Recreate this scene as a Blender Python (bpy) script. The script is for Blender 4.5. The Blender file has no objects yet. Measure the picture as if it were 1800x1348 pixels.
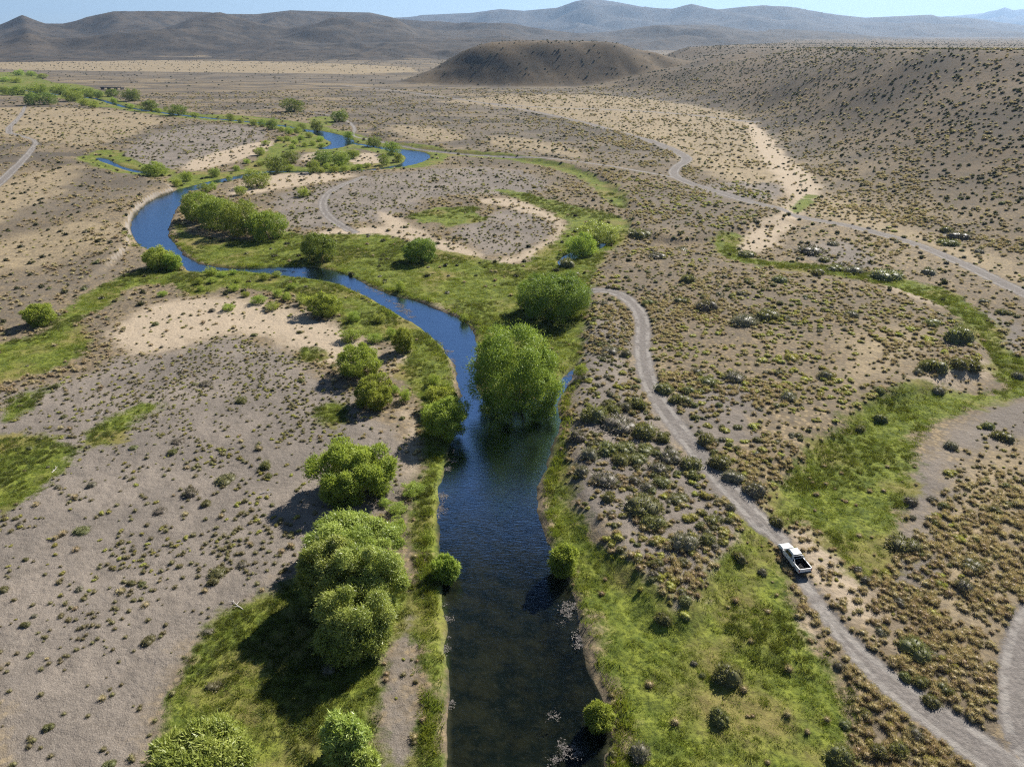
import bpy, bmesh, math, random
import numpy as np
from mathutils import Vector, Matrix
random.seed(7); RNG = np.random.default_rng(7)
SC = bpy.context.scene
COL = SC.collection

# ------------------------------------------------------------------ camera, sky, sun, exposure
FPX, CAM_H, HOR = 1249.0, 55.0, 62.0            # focal length in photo pixels, flying height, horizon row
PITCH = math.atan((674 - HOR) / FPX)
cam = bpy.data.cameras.new('camera'); cam.sensor_width = 36; cam.lens = FPX / 1800 * 36
cam.clip_start = 0.5; cam.clip_end = 120000
camo = bpy.data.objects.new('camera', cam); COL.objects.link(camo)
camo.location = (0, 0, CAM_H); camo.rotation_euler = (math.pi / 2 - PITCH, 0, 0)
SC.camera = camo

SUN_EL, SUN_AZ = math.radians(36), math.radians(38)   # azimuth clockwise from +Y (the view direction)
w = bpy.data.worlds.new('World'); SC.world = w; w.use_nodes = True
wn = w.node_tree.nodes; wl = w.node_tree.links
bg = wn['Background']
sky = wn.new('ShaderNodeTexSky'); sky.sky_type = 'NISHITA'; sky.sun_disc = False
sky.sun_elevation = SUN_EL; sky.sun_rotation = SUN_AZ
sky.altitude = 3800; sky.air_density = 1.0; sky.dust_density = 1.4; sky.ozone_density = 1.5
wl.new(sky.outputs[0], bg.inputs[0]); bg.inputs[1].default_value = 0.05
sun = bpy.data.lights.new('sun', 'SUN'); sun.energy = 5.0; sun.angle = math.radians(0.53); sun.color = (1.0, 0.945, 0.86)
suno = bpy.data.objects.new('sun', sun); COL.objects.link(suno)
sd_ = Vector((math.sin(SUN_AZ) * math.cos(SUN_EL), math.cos(SUN_AZ) * math.cos(SUN_EL), math.sin(SUN_EL)))
suno.rotation_euler = (-sd_).to_track_quat('-Z', 'Y').to_euler(); suno.location = sd_ * 300
SC.view_settings.view_transform = 'Standard'; SC.view_settings.look = 'None'
SC.view_settings.exposure = 0.92; SC.view_settings.gamma = 1.0; SC.view_settings.use_curve_mapping = False
SC.cycles.max_bounces = 4; SC.cycles.diffuse_bounces = 1; SC.cycles.glossy_bounces = 2
SC.cycles.transparent_max_bounces = 6; SC.cycles.transmission_bounces = 3; SC.cycles.volume_bounces = 0
SC.cycles.use_denoising = False; SC.cycles.filter_width = 1.15; SC.cycles.use_adaptive_sampling = True; SC.cycles.adaptive_threshold = .01; SC.cycles.caustics_reflective = False; SC.cycles.caustics_refractive = False

# ------------------------------------------------------------------ helpers: pixel -> place, noise, distances
CP, SP = math.cos(PITCH), math.sin(PITCH)
def at(x, y, z=0.0):
    u = (x - 900) / FPX; v = (y - 674) / FPX
    dy = CP - v * SP; dz = -SP - v * CP
    t = (z - CAM_H) / dz
    return (u * t, dy * t)
def pxof(X, Y, Z):
    d = Y * CP + (CAM_H - Z) * SP
    return 900 + FPX * X / d, 674 + FPX * ((CAM_H - Z) * CP - Y * SP) / d
def at_az(x, y):
    u = (x - 900) / FPX; v = (y - 674) / FPX
    dy = CP - v * SP; dz = -SP - v * CP
    hl = math.hypot(u, dy)
    return math.atan2(u, dy), dz / hl
def poly(pts, z=0.0, it=1, closed=True):
    P = np.array([at(a, b, z) for a, b in pts])
    for _ in range(it):
        Q = np.roll(P, -1, 0) if closed else P[1:]
        A = P if closed else P[:-1]
        n = np.empty((len(A) * 2, 2)); n[0::2] = A * .75 + Q * .25; n[1::2] = A * .25 + Q * .75
        if not closed: n = np.vstack([P[:1], n, P[-1:]])
        P = n
    return P
def vnoise(x, y, seed=0):
    xi = np.floor(x).astype(np.int64); yi = np.floor(y).astype(np.int64)
    fx = x - xi; fy = y - yi
    fx = fx * fx * (3 - 2 * fx); fy = fy * fy * (3 - 2 * fy)
    def h(a, b):
        n = (a * 374761393 + b * 668265263 + seed * 974711) & 0x7fffffff
        n = ((n ^ (n >> 13)) * 1274126177) & 0x7fffffff
        return ((n ^ (n >> 16)) & 0xffff) / 65535.0
    a = h(xi, yi); b = h(xi + 1, yi); c = h(xi, yi + 1); d = h(xi + 1, yi + 1)
    return (a * (1 - fx) + b * fx) * (1 - fy) + (c * (1 - fx) + d * fx) * fy
def fbm(x, y, s, o=3, seed=0):
    r = np.zeros_like(x, dtype=float); a = 1.0; t = 0
    for k in range(o):
        r += a * vnoise(x / s + 17.3 * k, y / s - 9.1 * k, seed + k); t += a; a *= .5; s *= .5
    return r / t
def sstep(a, b, x):
    t = np.clip((x - a) / (b - a), 0, 1); return t * t * (3 - 2 * t)
def sdf_poly(P, x, y, M):
    out = np.full(x.shape, -M, dtype=float)
    x0, y0 = P.min(0) - M; x1, y1 = P.max(0) + M
    idx = np.nonzero((x > x0) & (x < x1) & (y > y0) & (y < y1))[0]
    if not len(idx): return out
    px = x[idx]; py = y[idx]
    d2 = np.full(len(idx), M * M, dtype=float); ins = np.zeros(len(idx), bool)
    for (ax, ay), (bx, by) in zip(P, np.roll(P, -1, 0)):
        ex, ey = bx - ax, by - ay; L = ex * ex + ey * ey + 1e-9
        t = np.clip(((px - ax) * ex + (py - ay) * ey) / L, 0, 1)
        dx = px - ax - t * ex; dy = py - ay - t * ey
        np.minimum(d2, dx * dx + dy * dy, out=d2)
        c = ((ay > py) != (by > py))
        if c.any(): ins ^= c & (px < (bx - ax) * (py - ay) / (by - ay + 1e-12) + ax)
    out[idx] = np.where(ins, 1, -1) * np.sqrt(d2)
    return out
def sdf_line(P, hw, x, y, M):
    out = np.full(x.shape, -M, dtype=float)
    x0, y0 = P.min(0) - M; x1, y1 = P.max(0) + M
    idx = np.nonzero((x > x0) & (x < x1) & (y > y0) & (y < y1))[0]
    if not len(idx): return out
    px = x[idx]; py = y[idx]; best = np.full(len(idx), M, dtype=float)
    for k, ((ax, ay), (bx, by)) in enumerate(zip(P[:-1], P[1:])):
        ex, ey = bx - ax, by - ay; L = ex * ex + ey * ey + 1e-9
        t = np.clip(((px - ax) * ex + (py - ay) * ey) / L, 0, 1)
        w0 = hw if np.isscalar(hw) else np.interp((k + .5) / (len(P) - 1), np.linspace(0, 1, len(hw)), hw)
        np.minimum(best, np.hypot(px - ax - t * ex, py - ay - t * ey) - w0, out=best)
    out[idx] = -best
    return out

# ------------------------------------------------------------------ the plan of the valley (outlines read off the photo, laid on the ground)
WZ = -0.45                                                     # water level
RIVER = [poly([(775,1420),(776,1348),(777,1200),(774,1080),(765,1000),(757,940),(763,870),(778,800),(793,760),(800,715),(798,668),(790,640),(776,615),(752,592),(722,569),(700,558),(650,528),(600,504),(562,494),(530,490),(480,485),(430,480),(395,477),(345,481),(322,476),(300,452),(262,440),(240,432),(228,416),(223,398),(233,376),(262,352),(300,338),(318,330),(338,335),(325,345),(322,355),(306,385),(298,410),(310,430),(335,455),(362,466),(400,471),(450,471),(500,468),(540,468),(575,472),(620,485),(660,505),(700,521),(740,528),(780,546),(815,561),(838,580),(846,610),(842,650),(850,690),(880,707),(930,704),(960,685),(985,662),(1000,646),(1014,640),(1020,652),(1003,682),(985,708),(990,740),(988,770),(972,820),(956,850),(953,890),(966,940),(986,990),(1010,1040),(1022,1080),(1031,1120),(1050,1180),(1072,1230),(1082,1290),(1070,1348),(1070,1420)], WZ),
         poly([(158,278),(185,277),(205,287),(225,296),(272,305),(272,309),(225,303),(190,290)], WZ),
         poly([(972,466),(985,450),(1008,440),(1040,431),(1066,425),(1072,431),(1042,446),(1008,460),(986,470)], WZ)]
RLINES = [(poly([(40,160),(110,168),(160,172),(190,180),(222,190),(285,199),(360,208),(430,214),(500,222),(545,231)], WZ, 2, False), 3.2),
          (poly([(545,230),(575,237),(598,246),(604,252),(588,259),(565,263)], WZ, 2, False), [4,6.5,8,7,5,2.5]),
          (poly([(604,250),(650,257),(700,265),(728,270),(737,277),(722,288),(690,295),(620,302),(530,304),(470,301),(420,312),(370,322),(330,334)], WZ, 2, False), [2,2.5,4,7,7,4.5,3,2,2.5,3.5,4,4,4.5])]
GREEN = [poly(p) for p in [
 [(320,470),(296,502),(340,522),(400,500),(470,512),(540,522),(592,542),(604,582),(640,592),(680,602),(720,612),(704,640),(722,680),(738,720),(744,800),(738,850),(722,900),(725,1000),(722,1040),(738,1120),(735,1348),(735,1420),(790,1420),(790,800),(810,700),(780,590),(690,515),(600,480),(480,476),(400,470)],
 [(262,1420),(272,1300),(285,1240),(312,1190),(352,1120),(388,1080),(430,1062),(475,1045),(540,1000),(640,1000),(712,1010),(722,1060),(690,1120),(664,1200),(662,1420)],
 [(0,602),(60,592),(100,562),(120,532),(200,492),(262,470),(320,470),(312,502),(232,502),(182,542),(122,572),(160,602),(150,636),(60,656),(-80,690),(-80,610)],
 [(-60,775),(60,765),(130,780),(140,800),(100,832),(82,862),(-60,920)],
 [(150,758),(200,725),(252,705),(302,705),(272,725),(232,742),(216,766),(190,780),(153,780)],
 [(523,616),(545,608),(571,621),(562,636),(530,634)], [(553,714),(590,706),(616,712),(616,728),(600,746),(562,742)],
 [(0,712),(40,690),(84,680),(90,690),(40,730),(0,748)],
 [(296,400),(320,390),(350,420),(480,424),(500,405),(540,415),(600,412),(690,412),(730,432),(830,452),(900,467),(932,460),(985,418),(1000,392),(962,370),(902,346),(845,332),(910,334),(1000,360),(1072,376),(1104,384),(1108,410),(1082,432),(1046,470),(1040,500),(1034,540),(1024,640),(990,650),(985,662),(850,692),(842,590),(800,540),(700,520),(600,480),(400,470),(330,452)],
 [(712,378),(745,372),(770,362),(805,366),(850,360),(838,378),(870,384),(822,392),(790,402),(765,390),(735,394)],
 [(985,755),(958,840),(952,890),(1000,1010),(1030,1100),(1075,1230),(1085,1348),(1085,1420),(1500,1420),(1495,1290),(1512,1225),(1482,1168),(1440,1132),(1402,1102),(1402,1040),(1372,1000),(1350,955),(1315,928),(1300,950),(1252,1010),(1242,1060),(1196,1094),(1168,1074),(1118,1012),(1064,980),(1012,905),(992,860),(994,800)],
 [(1352,895),(1370,850),(1420,800),(1480,750),(1540,705),(1600,684),(1700,690),(1760,690),(1830,640),(1830,690),(1740,708),(1660,738),(1618,770),(1602,830),(1592,900),(1562,940),(1558,1000),(1520,1018),(1482,985),(1446,935),(1400,915),(1372,925)],
 [(1250,416),(1312,408),(1290,430),(1302,448),(1380,462),(1480,468),(1560,488),(1640,498),(1702,530),(1748,570),(1762,620),(1820,630),(1820,690),(1760,680),(1742,640),(1722,590),(1662,545),(1600,513),(1500,490),(1400,474),(1300,464),(1260,446)],
 [(1388,368),(1400,346),(1430,340),(1440,350),(1410,374),(1385,378)],
 [(-60,128),(60,127),(82,145),(150,149),(205,170),(215,190),(150,188),(120,175),(60,170),(-60,165)],
 [(150,272),(180,262),(222,266),(214,282),(188,284)], [(290,312),(330,300),(400,308),(380,322),(330,338),(308,330)],
 [(440,292),(480,250),(530,236),(580,254),(500,272),(520,300),(430,312),(330,335),(380,318)], [(545,300),(560,265),(620,262),(640,268),(600,290),(700,288),(715,272),(722,280),(690,294),(600,303)],
 [(330,204),(520,222),(600,240),(580,222),(480,208),(380,200)], [(540,205),(590,205),(590,222),(550,222)],
 [(745,270),(800,268),(880,273),(960,284),(1030,302),(1100,340),(1106,372),(1080,365),(1020,310),(940,288),(850,277)]]]
SAND = [poly(p) for p in [
 [(230,545),(330,525),(440,520),(540,552),(600,575),(650,597),(662,630),(620,652),(575,645),(540,622),(480,603),(430,588),(370,594),(290,622),(215,622),(196,585)],
 [(690,605),(730,615),(745,640),(720,660),(690,640)], [(700,692),(722,722),(737,762),(737,830),(712,830),(718,770),(690,722)],
 [(850,348),(910,350),(965,370),(1002,392),(992,420),(940,452),(885,468),(850,462),(930,444),(980,412),(982,394),(940,376),(880,362),(840,356)],
 [(655,368),(700,380),(742,412),(822,432),(850,460),(820,468),(760,432),(690,416),(590,424),(540,410),(590,402),(640,398),(690,396)],
 [(725,518),(790,498),(850,530),(892,555),(850,572),(780,542)],
 [(1288,432),(1320,402),(1376,377),(1388,342),(1356,300),(1325,256),(1310,214),(1340,225),(1385,280),(1442,320),(1442,345),(1404,385),(1362,430),(1330,447),(1300,445)],
 [(1550,498),(1602,500),(1692,540),(1680,550),(1620,532),(1560,512)], [(1600,690),(1640,672),(1682,655),(1742,632),(1732,670),(1660,690)],
 [(312,296),(340,280),(400,262),(482,244),(490,262),(420,282),(350,302)], [(420,325),(440,312),(520,304),(640,306),(560,324),(500,330),(400,350),(405,335)],
 [(600,282),(640,266),(690,280),(660,290),(605,290)], [(520,290),(545,268),(600,258),(560,278)],
 [(1345,905),(1352,930),(1400,925),(1440,940),(1480,990),(1540,1040),(1560,1080),(1590,1140),(1560,1150),(1520,1120),(1450,1060),(1400,960)],
 [(1380,1090),(1430,1080),(1445,1130),(1410,1180),(1370,1130)],
 [(1180,1090),(1240,1060),(1262,1010),(1300,948),(1310,955),(1275,1030),(1235,1110),(1200,1120)]]]
GRAVEL = [poly(p) for p in [
 [(-60,705),(150,652),(200,625),(290,622),(370,594),(430,588),(560,642),(622,702),(722,762),(735,832),(560,1000),(430,1062),(345,1130),(282,1250),(262,1420),(-60,1420)],
 [(664,1420),(666,1200),(690,1130),(716,1060),(738,1120),(730,1420)],
 [(470,345),(560,330),(700,300),(900,290),(985,332),(900,346),(760,342),(700,382),(560,402),(500,400)],
 [(795,402),(900,362),(978,388),(972,412),(882,458),(800,420)],
 [(200,290),(240,245),(330,220),(440,220),(482,240),(400,268),(310,302)],
 [(520,284),(560,268),(600,252),(560,280)]]]
GRAVEL += [poly(p, 1.6) for p in [
 [(1005,840),(1002,650),(1030,545),(1080,522),(1112,600),(1130,680),(1232,800),(1345,910),(1242,1058),(1190,1090),(1100,1000),(1012,885)],
 [(1080,700),(1300,650),(1330,760),(1250,800)]]]
GRAVEL += [poly(p) for p in [[(1580,960),(1600,830),(1640,762),(1800,702),(1860,690),(1860,735),(1700,795),(1650,850),(1620,1000),(1560,1070)], [(1180,340),(1330,320),(1390,330),(1340,365),(1230,345)], [(1400,430),(1500,420),(1560,470),(1430,465)], [(1700,545),(1740,545),(1800,590),(1800,630),(1765,620),(1750,580)]]]
DARKG = [poly(p) for p in [[(60,330),(180,300),(290,315),(260,345),(120,380),(0,395),(0,375)], [(0,480),(120,470),(230,430),(260,470),(130,520),(0,560)], [(600,150),(900,180),(1100,235),(1190,270),(1160,300),(1000,285),(760,262),(650,230)], [(220,225),(340,208),(420,214),(480,232),(330,250),(240,270)], [(0,118),(500,125),(760,140),(700,150),(300,140),(0,126)], [(740,150),(900,150),(1150,165),(1330,205),(1440,320),(1420,270),(1310,200),(1100,170),(900,160)], [(1200,330),(1330,375),(1290,420),(1130,410),(1090,350)]]]
STRAW = [poly(p) for p in [[(740,178),(1000,163),(1200,180),(1320,208),(1385,280),(1392,312),(1300,332),(1225,305),(1172,262),(1100,236),(1000,208),(860,185)], [(-60,190),(150,188),(300,204),(250,236),(150,262),(60,246),(-60,232)], [(-60,107),(400,107),(720,116),(740,132),(300,127),(-60,122)], [(-60,345),(60,300),(150,290),(120,330),(60,360),(-60,420)], [(-60,440),(120,395),(220,400),(200,430),(90,470),(-60,490)], [(1442,340),(1560,385),(1820,480),(1820,512),(1600,420),(1442,388)], [(1480,600),(1560,580),(1640,600),(1600,660),(1500,690),(1450,660)], [(1640,860),(1720,800),(1830,770),(1830,1000),(1740,1080),(1700,1180),(1660,1060)], [(680,222),(800,232),(830,250),(760,256),(690,240)], [(860,240),(980,255),(1060,290),(960,275),(860,262)]]]
TERR = [(poly([(1032,490),(1038,560),(1030,640),(1012,700),(1006,800),(1012,850),(1048,930),(1112,1000),(1192,1085),(1232,1050),(1292,955),(1350,885),(1392,800),(1530,702),(1612,682),(1732,632),(1700,575),(1650,545),(1500,494),(1300,468),(1250,445),(1120,430),(1065,468)], 1.6), 1.6, 5.0),
        (poly([(304,337),(270,347),(236,372),(222,400),(226,418),(190,462),(120,500),(-100,540),(-300,400),(-300,260),(120,270),(200,300),(270,312),(300,325)], 1.2), 1.3, 2.2),
        (poly([(750,262),(880,270),(980,285),(1050,305),(1110,345),(1112,395),(1180,425),(1250,410),(1330,395),(1400,380),(1330,330),(1200,250),(900,200),(700,200),(640,235)], 1.2), 1.5, 6.0)]
TRACKS = [('dirt_track', [(poly([(1030,510),(1075,510),(1110,528),(1132,562),(1128,610),(1136,660),(1166,720),(1222,790),(1272,846),(1335,912)], 1.6, 2, False), 1.75), (poly([(1335,915),(1372,942)], .4, 1, False), 1.5)]),
          ('dirt_track', [(poly([(1412,1020),(1470,1105),(1540,1178),(1620,1240),(1750,1336),(1900,1440)], 0, 2, False), [.9,1.2,1.9,2.2,2.3])]),
          ('dirt_track', [(poly([(1960,575),(1800,517),(1700,465),(1600,425),(1500,398),(1420,384),(1340,369),(1270,347),(1205,327),(1182,314),(1186,300),(1206,290),(1206,280),(1168,262),(1100,236),(1000,208),(860,182),(700,160),(600,150)], 0, 2, False), [2.6,2.5,2.4,2.4,2.4,2.4,2.4,2.4,2.4,3,3.2,3,2.6,2.4,2.4])]),
          ('dirt_track', [(poly([(1190,320),(1100,302),(1000,287),(870,276),(740,266),(660,247),(615,240),(628,226),(600,205),(500,190),(440,186)], 0, 2, False), 1.25)]),
          ('dirt_track', [(poly([(46,184),(36,205),(8,232),(40,240),(66,248),(55,265),(25,298),(-40,355)], 0, 1, False), [1.4,1.6,2.2,1.2,1.6,2.2,2.4])]),
          ('dirt_track', [(poly([(640,310),(578,335),(564,360),(580,385),(622,408)], 0, 2, False), 1.7)]),
          ('dirt_track', [(poly([(860,182),(960,190),(1060,192),(1200,200),(1330,216)], 0, 2, False), 3.0)])]
BARE = poly([(1900,672),(1790,708),(1720,738),(1668,768),(1640,810),(1618,870),(1590,950)], 0, 2, False)
CLEARING = poly([(1900,1010),(1800,1052),(1772,1085),(1752,1150),(1748,1240),(1765,1310),(1810,1360),(1900,1420)])
TOE = np.array([at(*q) for q in [(1000,158),(1100,166),(1200,182),(1310,205),(1370,250),(1420,300),(1480,345),(1580,385),(1700,430),(1800,470)]] + [(330,150),(4500,0),(9000,2500),(6500,9000),(1500,9000),(900,3200),(450,1900),(200,1400)], dtype=float)
RIM = np.array([(300,1320),(330,1150),(320,900),(300,700),(265,570),(262,480),(300,400),(420,330),(700,280),(4500,300),(8800,2600),(6400,8900),(1700,8900),(1200,3300),(800,2200),(450,1600)], dtype=float)
def hill_table(pts):
    t = sorted(at_az(a, b) for a, b in pts); return np.array(t)
HILLS = [  # silhouette in the photo, foot distance, crest distance
 ('hill_range', hill_table([(-700,60),(-300,40),(-80,52),(0,45),(40,29),(80,42),(110,42),(200,25),(300,23),(450,25),(510,18),(600,21),(650,22),(700,33),(760,39),(840,43),(880,40),(950,52),(1000,58),(1100,66)]), 2000, 4300),
 ('low_ridge', hill_table([(300,106),(350,100),(420,88),(500,80),(600,76),(720,74),(830,75),(930,80),(1000,90)]), 1850, 2500),
 ('low_ridge', hill_table([(930,66),(1000,60),(1080,55),(1150,46),(1250,45),(1330,57),(1370,52),(1450,56),(1550,65),(1650,69),(1800,67),(2200,66)]), 3000, 5000),
 ('mountain_range', hill_table([(400,50),(700,31),(760,29),(830,26),(880,20),(920,23),(980,18),(1010,8),(1040,3),(1080,8),(1150,20),(1180,22),(1215,15),(1260,24),(1340,17),(1400,20),(1450,27),(1520,34),(1640,29),(1700,32),(1760,40),(1800,45),(2200,42)]), 6500, 11000),
 ('mountain_range', hill_table([(1500,50),(1600,36),(1690,27),(1740,22),(1755,19),(1766,15),(1780,20),(1800,18),(1900,12),(2000,24),(2300,40)]), 17000, 22000)]

def fields(x, y, full=True):
    f = {}
    r = np.hypot(x, y)
    riv = np.full(x.shape, -30.0)
    for P in RIVER: np.maximum(riv, sdf_poly(P, x, y, 30), out=riv)
    for P, hw in RLINES: np.maximum(riv, sdf_line(P, hw, x, y, 30), out=riv)
    f['river'] = riv
    for nm, L in (('green', GREEN), ('sand', SAND), ('gravel', GRAVEL), ('darkg', DARKG), ('straw', STRAW)):
        a = np.full(x.shape, -15.0)
        for P in L: np.maximum(a, sdf_poly(P, x, y, 15), out=a)
        f[nm] = a
    f['green'] = np.maximum(f['green'], np.where(r > 340, np.minimum(riv + 9, 4), -15))
    tr = np.full(x.shape, -10.0); tid = np.full(x.shape, -1)
    for k, (nm, parts) in enumerate(TRACKS):
        for P, hw in parts:
            s = sdf_line(P, hw, x, y, 10); tid = np.where((s > tr) & (s > 0), k, tid); np.maximum(tr, s, out=tr)
    s = sdf_poly(CLEARING, x, y, 10); tid = np.where((s > tr) & (s > 0), 99, tid); np.maximum(tr, s, out=tr)
    f['track'] = tr; f['tid'] = tid; f['bare'] = sstep(-.8, .8, sdf_line(BARE, [3.2, 3.4, 3.2, 3.0, 2.4, 1.8, 1], x, y, 10) + (fbm(x, y, 2.5, 2, 4) - .5) * 3)
    # heights
    h = np.zeros(x.shape)
    wob = (fbm(x, y, 7, 2, 5) - .5) * 4
    for P, hh, ww in TERR:
        q = hh * sstep(-ww * .6, ww * .4, sdf_poly(P, x, y, 20) + wob * .5)
        if ww == 2.2: q = q * sstep(-29, -10, riv)
        h = np.maximum(h, q)
    f['terr'] = h.copy()
    dt = sdf_poly(TOE, x, y, 700); dr = sdf_poly(RIM, x, y, 700)
    gul = (fbm(x, y, 120, 3, 11) - .5) * 90 * sstep(20, 120, dt) * sstep(0, -150, dr)
    t = np.where(dr > 0, 1.0, np.clip((dt + gul) / np.maximum(dt - dr, 1e-3), 0, 1)); t = np.where(dt < 0, 0, t)
    rimh = np.clip(49.5 - (r - 365) * .0135, 37, 49.5)
    sl = rimh * (t * .45 + .55 * (t * t * (3 - 2 * t)))
    h = h + sl + sstep(0, 200, dr) * (fbm(x, y, 160, 3, 21) - .5) * 5
    f['slope'] = np.clip(t * 3, 0, 1)
    # dark conical hill
    hx, hy = at(930, 150); hy += 75
    ex = (x - hx); ey = (y - hy)
    q = np.hypot(ex / np.where(ex < 0, 170, 330), np.where(ey < 0, ey / 112, ey / 190)) + (fbm(x + .6 * y, y * .5, 55, 4, 31) - .5) * .13
    ch = 49 * (.55 * sstep(1.05, .30, q) + .33 * np.clip((1 - q) / .7, 0, 1) + .12 * sstep(.7, 0, q))
    f['cone'] = np.where((ch > 1.5) & (ch > h), 1.0, 0.0); h = np.maximum(h, ch)
    # far ranges
    az = np.arctan2(x, y); hid = np.full(x.shape, -1)
    far = r > 1500
    if far.any():
        xf, yf, rf, af = x[far], y[far], r[far], az[far]; hf = h[far]; idf = hid[far]
        for k, (nm, T, D0, D) in enumerate(HILLS):
            el = np.interp(af, T[:, 0], T[:, 1])
            crest = np.maximum(CAM_H + D * el, 0)
            sc = (D - D0)
            nz = fbm(xf, yf, sc * .42, 4, 40 + k) - .5; rg = 1 - np.abs(fbm(xf, yf, sc * .30, 4, 60 + k) * 2 - 1)
            tt = (rf - D0) / sc
            up = np.clip(tt + (nz * 1.05 + (rg - .6) * .9) * sstep(0, .25, tt) * sstep(1.0, .75, tt), 0, 1)
            prof = np.where(tt < 1, np.power(up, 1.2) * np.where(tt > .8, 1, .93), np.clip(1 - (tt - 1) * .9, 0, 1))
            inside = sstep(T[0, 0] - .01, T[0, 0] + .03, af) * sstep(T[-1, 0] + .01, T[-1, 0] - .03, af)
            v = crest * prof * inside
            up2 = v > hf; idf = np.where(up2 & (v > 1), k, idf); hf = np.maximum(hf, v)
        h[far] = hf; hid[far] = idf
    f['hid'] = hid
    # fine relief
    near = np.clip(1 - r / 900, 0, 1)
    flat = sstep(.3, -1.2, tr)
    f['relief'] = (fbm(x, y, 9, 2, 2) - .5) * .5 * near + (fbm(x, y, 1.6, 3, 3) - .5) * (.22 + .2 * sstep(-.5, 1, f['green'])) * near * flat
    h = h + f['relief'] - .12 * sstep(-.6, .3, tr) * near
    bank = sstep(-.5, 1.3, riv + (fbm(x, y, 3.1, 3, 8) - .5) * 1.3)
    bed = WZ - .12 - .95 * sstep(0, 7, riv + (fbm(x, y, 9, 2, 9) - .5) * 6) + (fbm(x, y, 2.2, 3, 12) - .5) * .35
    f['h'] = h * (1 - bank) + bed * bank
    return f
def ground_z(x, y):
    return fields(np.atleast_1d(np.asarray(x, float)), np.atleast_1d(np.asarray(y, float)))['h']

# ------------------------------------------------------------------ materials
class NT:
    def __init__(s, name):
        s.m = bpy.data.materials.new(name); s.m.use_nodes = True
        s.t = s.m.node_tree; s.n = s.t.nodes; s.l = s.t.links; s.n.clear()
        s.out = s.n.new('ShaderNodeOutputMaterial')
    def put(s, inp, v):
        if isinstance(v, bpy.types.NodeSocket): s.l.new(v, inp)
        elif v is not None:
            if isinstance(v, tuple) and len(v) == 3 and inp.type == 'RGBA': v = v + (1,)
            inp.default_value = v
    def node(s, t, ins=None, **kw):
        n = s.n.new(t)
        for k, v in kw.items(): setattr(n, k, v)
        for k, v in (ins or {}).items(): s.put(n.inputs[k], v)
        return n
    def math(s, op, a, b=None, c=None):
        n = s.node('ShaderNodeMath', {0: a}, operation=op)
        if b is not None: s.put(n.inputs[1], b)
        if c is not None: s.put(n.inputs[2], c)
        return n.outputs[0]
    def noise(s, vec, scale, detail=2, rough=.55, dist=0):
        return s.node('ShaderNodeTexNoise', {'Vector': vec, 'Scale': scale, 'Detail': detail, 'Roughness': rough, 'Distortion': dist}).outputs['Fac']
    def ramp(s, v, a, b, smooth=True, lo=0., hi=1.):
        return s.node('ShaderNodeMapRange', {0: v, 1: a, 2: b, 3: lo, 4: hi}, interpolation_type='SMOOTHSTEP' if smooth else 'LINEAR').outputs[0]
    def mix(s, f, a, b, mode='MIX'):
        n = s.n.new('ShaderNodeMix'); n.data_type = 'RGBA'; n.blend_type = mode; n.clamp_factor = True
        s.put(n.inputs[0], f); s.put(n.inputs[6], a); s.put(n.inputs[7], b); return n.outputs[2]
    def attr(s, name, geo=True):
        return s.node('ShaderNodeAttribute', attribute_name=name).outputs['Fac']
    def bsdf(s, col, rough=.9, spec=.2, normal=None):
        return s.node('ShaderNodeBsdfPrincipled', {'Base Color': col, 'Roughness': rough, 'Specular IOR Level': spec, 'Normal': normal} if normal else {'Base Color': col, 'Roughness': rough, 'Specular IOR Level': spec})
    def done(s, b):
        s.l.new(b.outputs[0], s.out.inputs['Surface']); return s.m

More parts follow.
